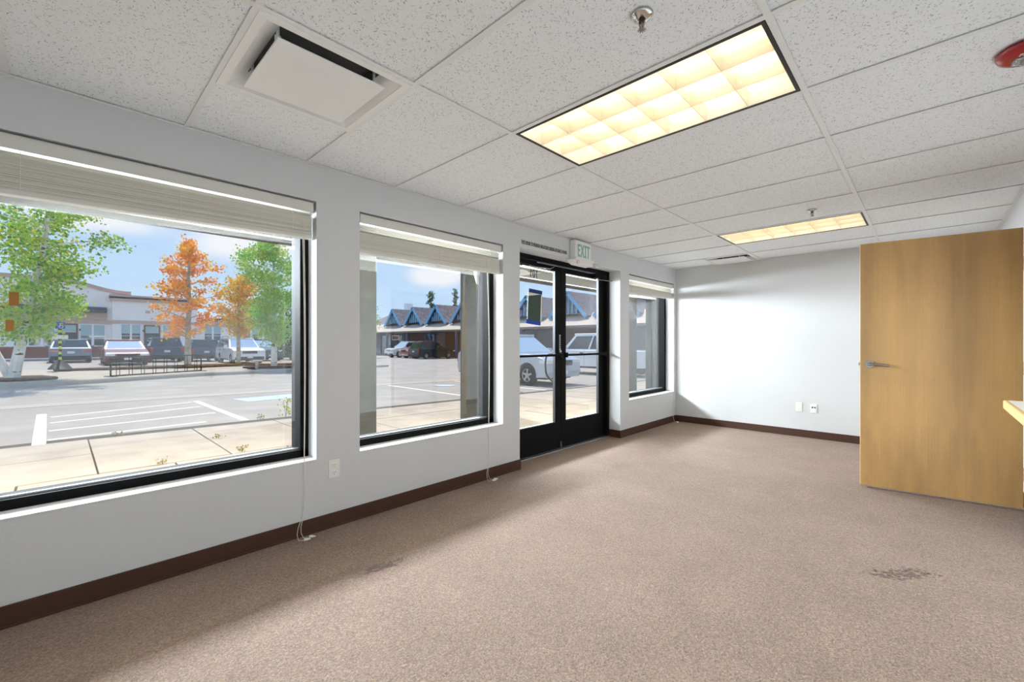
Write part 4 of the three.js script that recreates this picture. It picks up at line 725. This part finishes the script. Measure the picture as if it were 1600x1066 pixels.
// ---------------------------------------------------------------- row of gabled shops at the end of the car park
{
  const o = thing('gabled_shops', 'row of shops with blue trimmed gables over a long canopy roof', 'building', [0, 0, 0]), Z = -31.6, g0 = gy(-30), xa = -60, xb = 8;
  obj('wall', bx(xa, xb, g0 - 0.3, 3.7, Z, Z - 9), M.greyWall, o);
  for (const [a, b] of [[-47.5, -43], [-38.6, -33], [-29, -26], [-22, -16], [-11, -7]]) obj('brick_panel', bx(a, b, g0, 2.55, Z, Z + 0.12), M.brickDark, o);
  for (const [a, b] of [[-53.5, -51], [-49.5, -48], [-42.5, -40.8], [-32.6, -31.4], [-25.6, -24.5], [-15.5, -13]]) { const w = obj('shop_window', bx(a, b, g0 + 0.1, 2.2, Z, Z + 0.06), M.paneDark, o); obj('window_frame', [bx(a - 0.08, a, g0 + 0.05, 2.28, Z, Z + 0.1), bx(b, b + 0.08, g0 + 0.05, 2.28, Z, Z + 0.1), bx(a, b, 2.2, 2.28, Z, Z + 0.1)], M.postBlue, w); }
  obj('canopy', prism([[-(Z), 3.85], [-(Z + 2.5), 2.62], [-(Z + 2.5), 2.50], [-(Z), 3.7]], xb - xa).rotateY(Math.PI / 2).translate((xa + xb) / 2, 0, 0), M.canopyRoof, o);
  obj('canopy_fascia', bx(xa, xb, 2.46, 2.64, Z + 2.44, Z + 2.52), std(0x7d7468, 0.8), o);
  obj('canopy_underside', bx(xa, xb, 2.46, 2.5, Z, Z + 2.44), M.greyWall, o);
  for (let x = -57.5; x < 6; x += 4.75) obj('canopy_post', rbx(x - 0.11, x + 0.11, g0 - 0.1, 2.5, Z + 2.2, Z + 2.42, 0.01), M.postBlue, o);
  obj('main_roof', prism([[-(Z + 0.2), 3.7], [-(Z - 6), 6.0], [-(Z - 12), 3.7]], xb - xa).rotateY(Math.PI / 2).translate((xa + xb) / 2, 0, 0), M.shingle, o);
  for (let i = 0; i < 10; i++) {
    const x = -48.4 + i * 4.76, hw = 1.75, y0 = 3.72, y1 = 5.62, zf = Z + 1.0;
    const gb = obj('gable', prism([[-hw, y0], [hw, y0], [hw, y0 + 0.08], [0, y1 - 0.12], [-hw, y0 + 0.08]], 0.2).translate(x, 0, zf), M.blueDark, o);
    const sl = (s) => { const L = Math.hypot(hw + 0.3, y1 - y0 + 0.3), a = Math.atan2(y1 - y0 + 0.3, hw + 0.3); return bx(0, L, 0, 0.10, -6.3, 0.35).rotateZ(-a).scale(1, 1, 1).translate(0, 0, 0).rotateY(0).applyMatrix4(new THREE.Matrix4().makeScale(s, 1, 1)).translate(x, y1, zf); };
    for (const s of [1, -1]) { const q = sl(s); if (s < 0) { const p = q.index.array; for (let k = 0; k < p.length; k += 3) { const t = p[k]; p[k] = p[k + 1]; p[k + 1] = t; } q.computeVertexNormals(); } obj('gable_roof', q, M.shingle, o); }
    const bargeb = (s) => { const L = Math.hypot(hw + 0.3, y1 - y0 + 0.3), a = Math.atan2(y1 - y0 + 0.3, hw + 0.3); const q = bx(0, L, -0.20, 0.08, -0.06, 0.06).rotateZ(-a); if (s < 0) q.rotateY(Math.PI); return q.translate(x, y1, zf + 0.36); };
    for (const s of [1, -1]) obj('barge_board', bargeb(s), M.blueTrim, o);
    for (const dx of [-0.85, -0.42, 0, 0.42, 0.85]) { const top = y1 - 0.35 - Math.abs(dx) * 1.09; obj('gable_mullion', bx(x + dx - 0.05, x + dx + 0.05, y0, top, zf + 0.10, zf + 0.16), M.blueTrim, gb); }
    for (const dx of [-0.62, -0.2, 0.2, 0.62]) { const top = y1 - 0.75 - Math.abs(dx) * 1.09; obj('pane', bx(x + dx - 0.14, x + dx + 0.14, y0 + 0.1, top, zf + 0.10, zf + 0.12), M.paneDark, gb); }
  }
  obj('chimney', bx(-57.2, -56.3, 5, 7.4, Z - 6, Z - 7), M.frameWhite, o);
}
{
  const o = thing('shop_sign', 'small dark hanging sign with pale border under the shop canopy', 'sign', [-45.5, 1.85, -29.04]);
  obj('panel', rbx(-0.72, 0.72, -0.22, 0.22, -0.03, 0.03, 0.01), std(0x5c3a30, 0.6), o); obj('border', [bx(-0.80, 0.80, 0.22, 0.29, -0.035, 0.035), bx(-0.80, 0.80, -0.29, -0.22, -0.035, 0.035), bx(-0.80, -0.72, -0.22, 0.22, -0.035, 0.035), bx(0.72, 0.80, -0.22, 0.22, -0.035, 0.035)], std(0xe0c9a4, 0.6), o); obj('hanger', [rod([-0.5, 0.29, 0], [-0.5, 0.612, 0], 0.015), rod([0.5, 0.29, 0], [0.5, 0.612, 0], 0.015)], M.trimDark, o);
}
tag(obj('light_pole', rod([-41.6, gy(-23.5), -23.2], [-41.6, 4.6, -23.2], 0.07, 0.05, 8), std(0x8a7a68, 0.7)), 'thin brown pole beside the young tree', 'pole');

renderer.render(scene, camera);
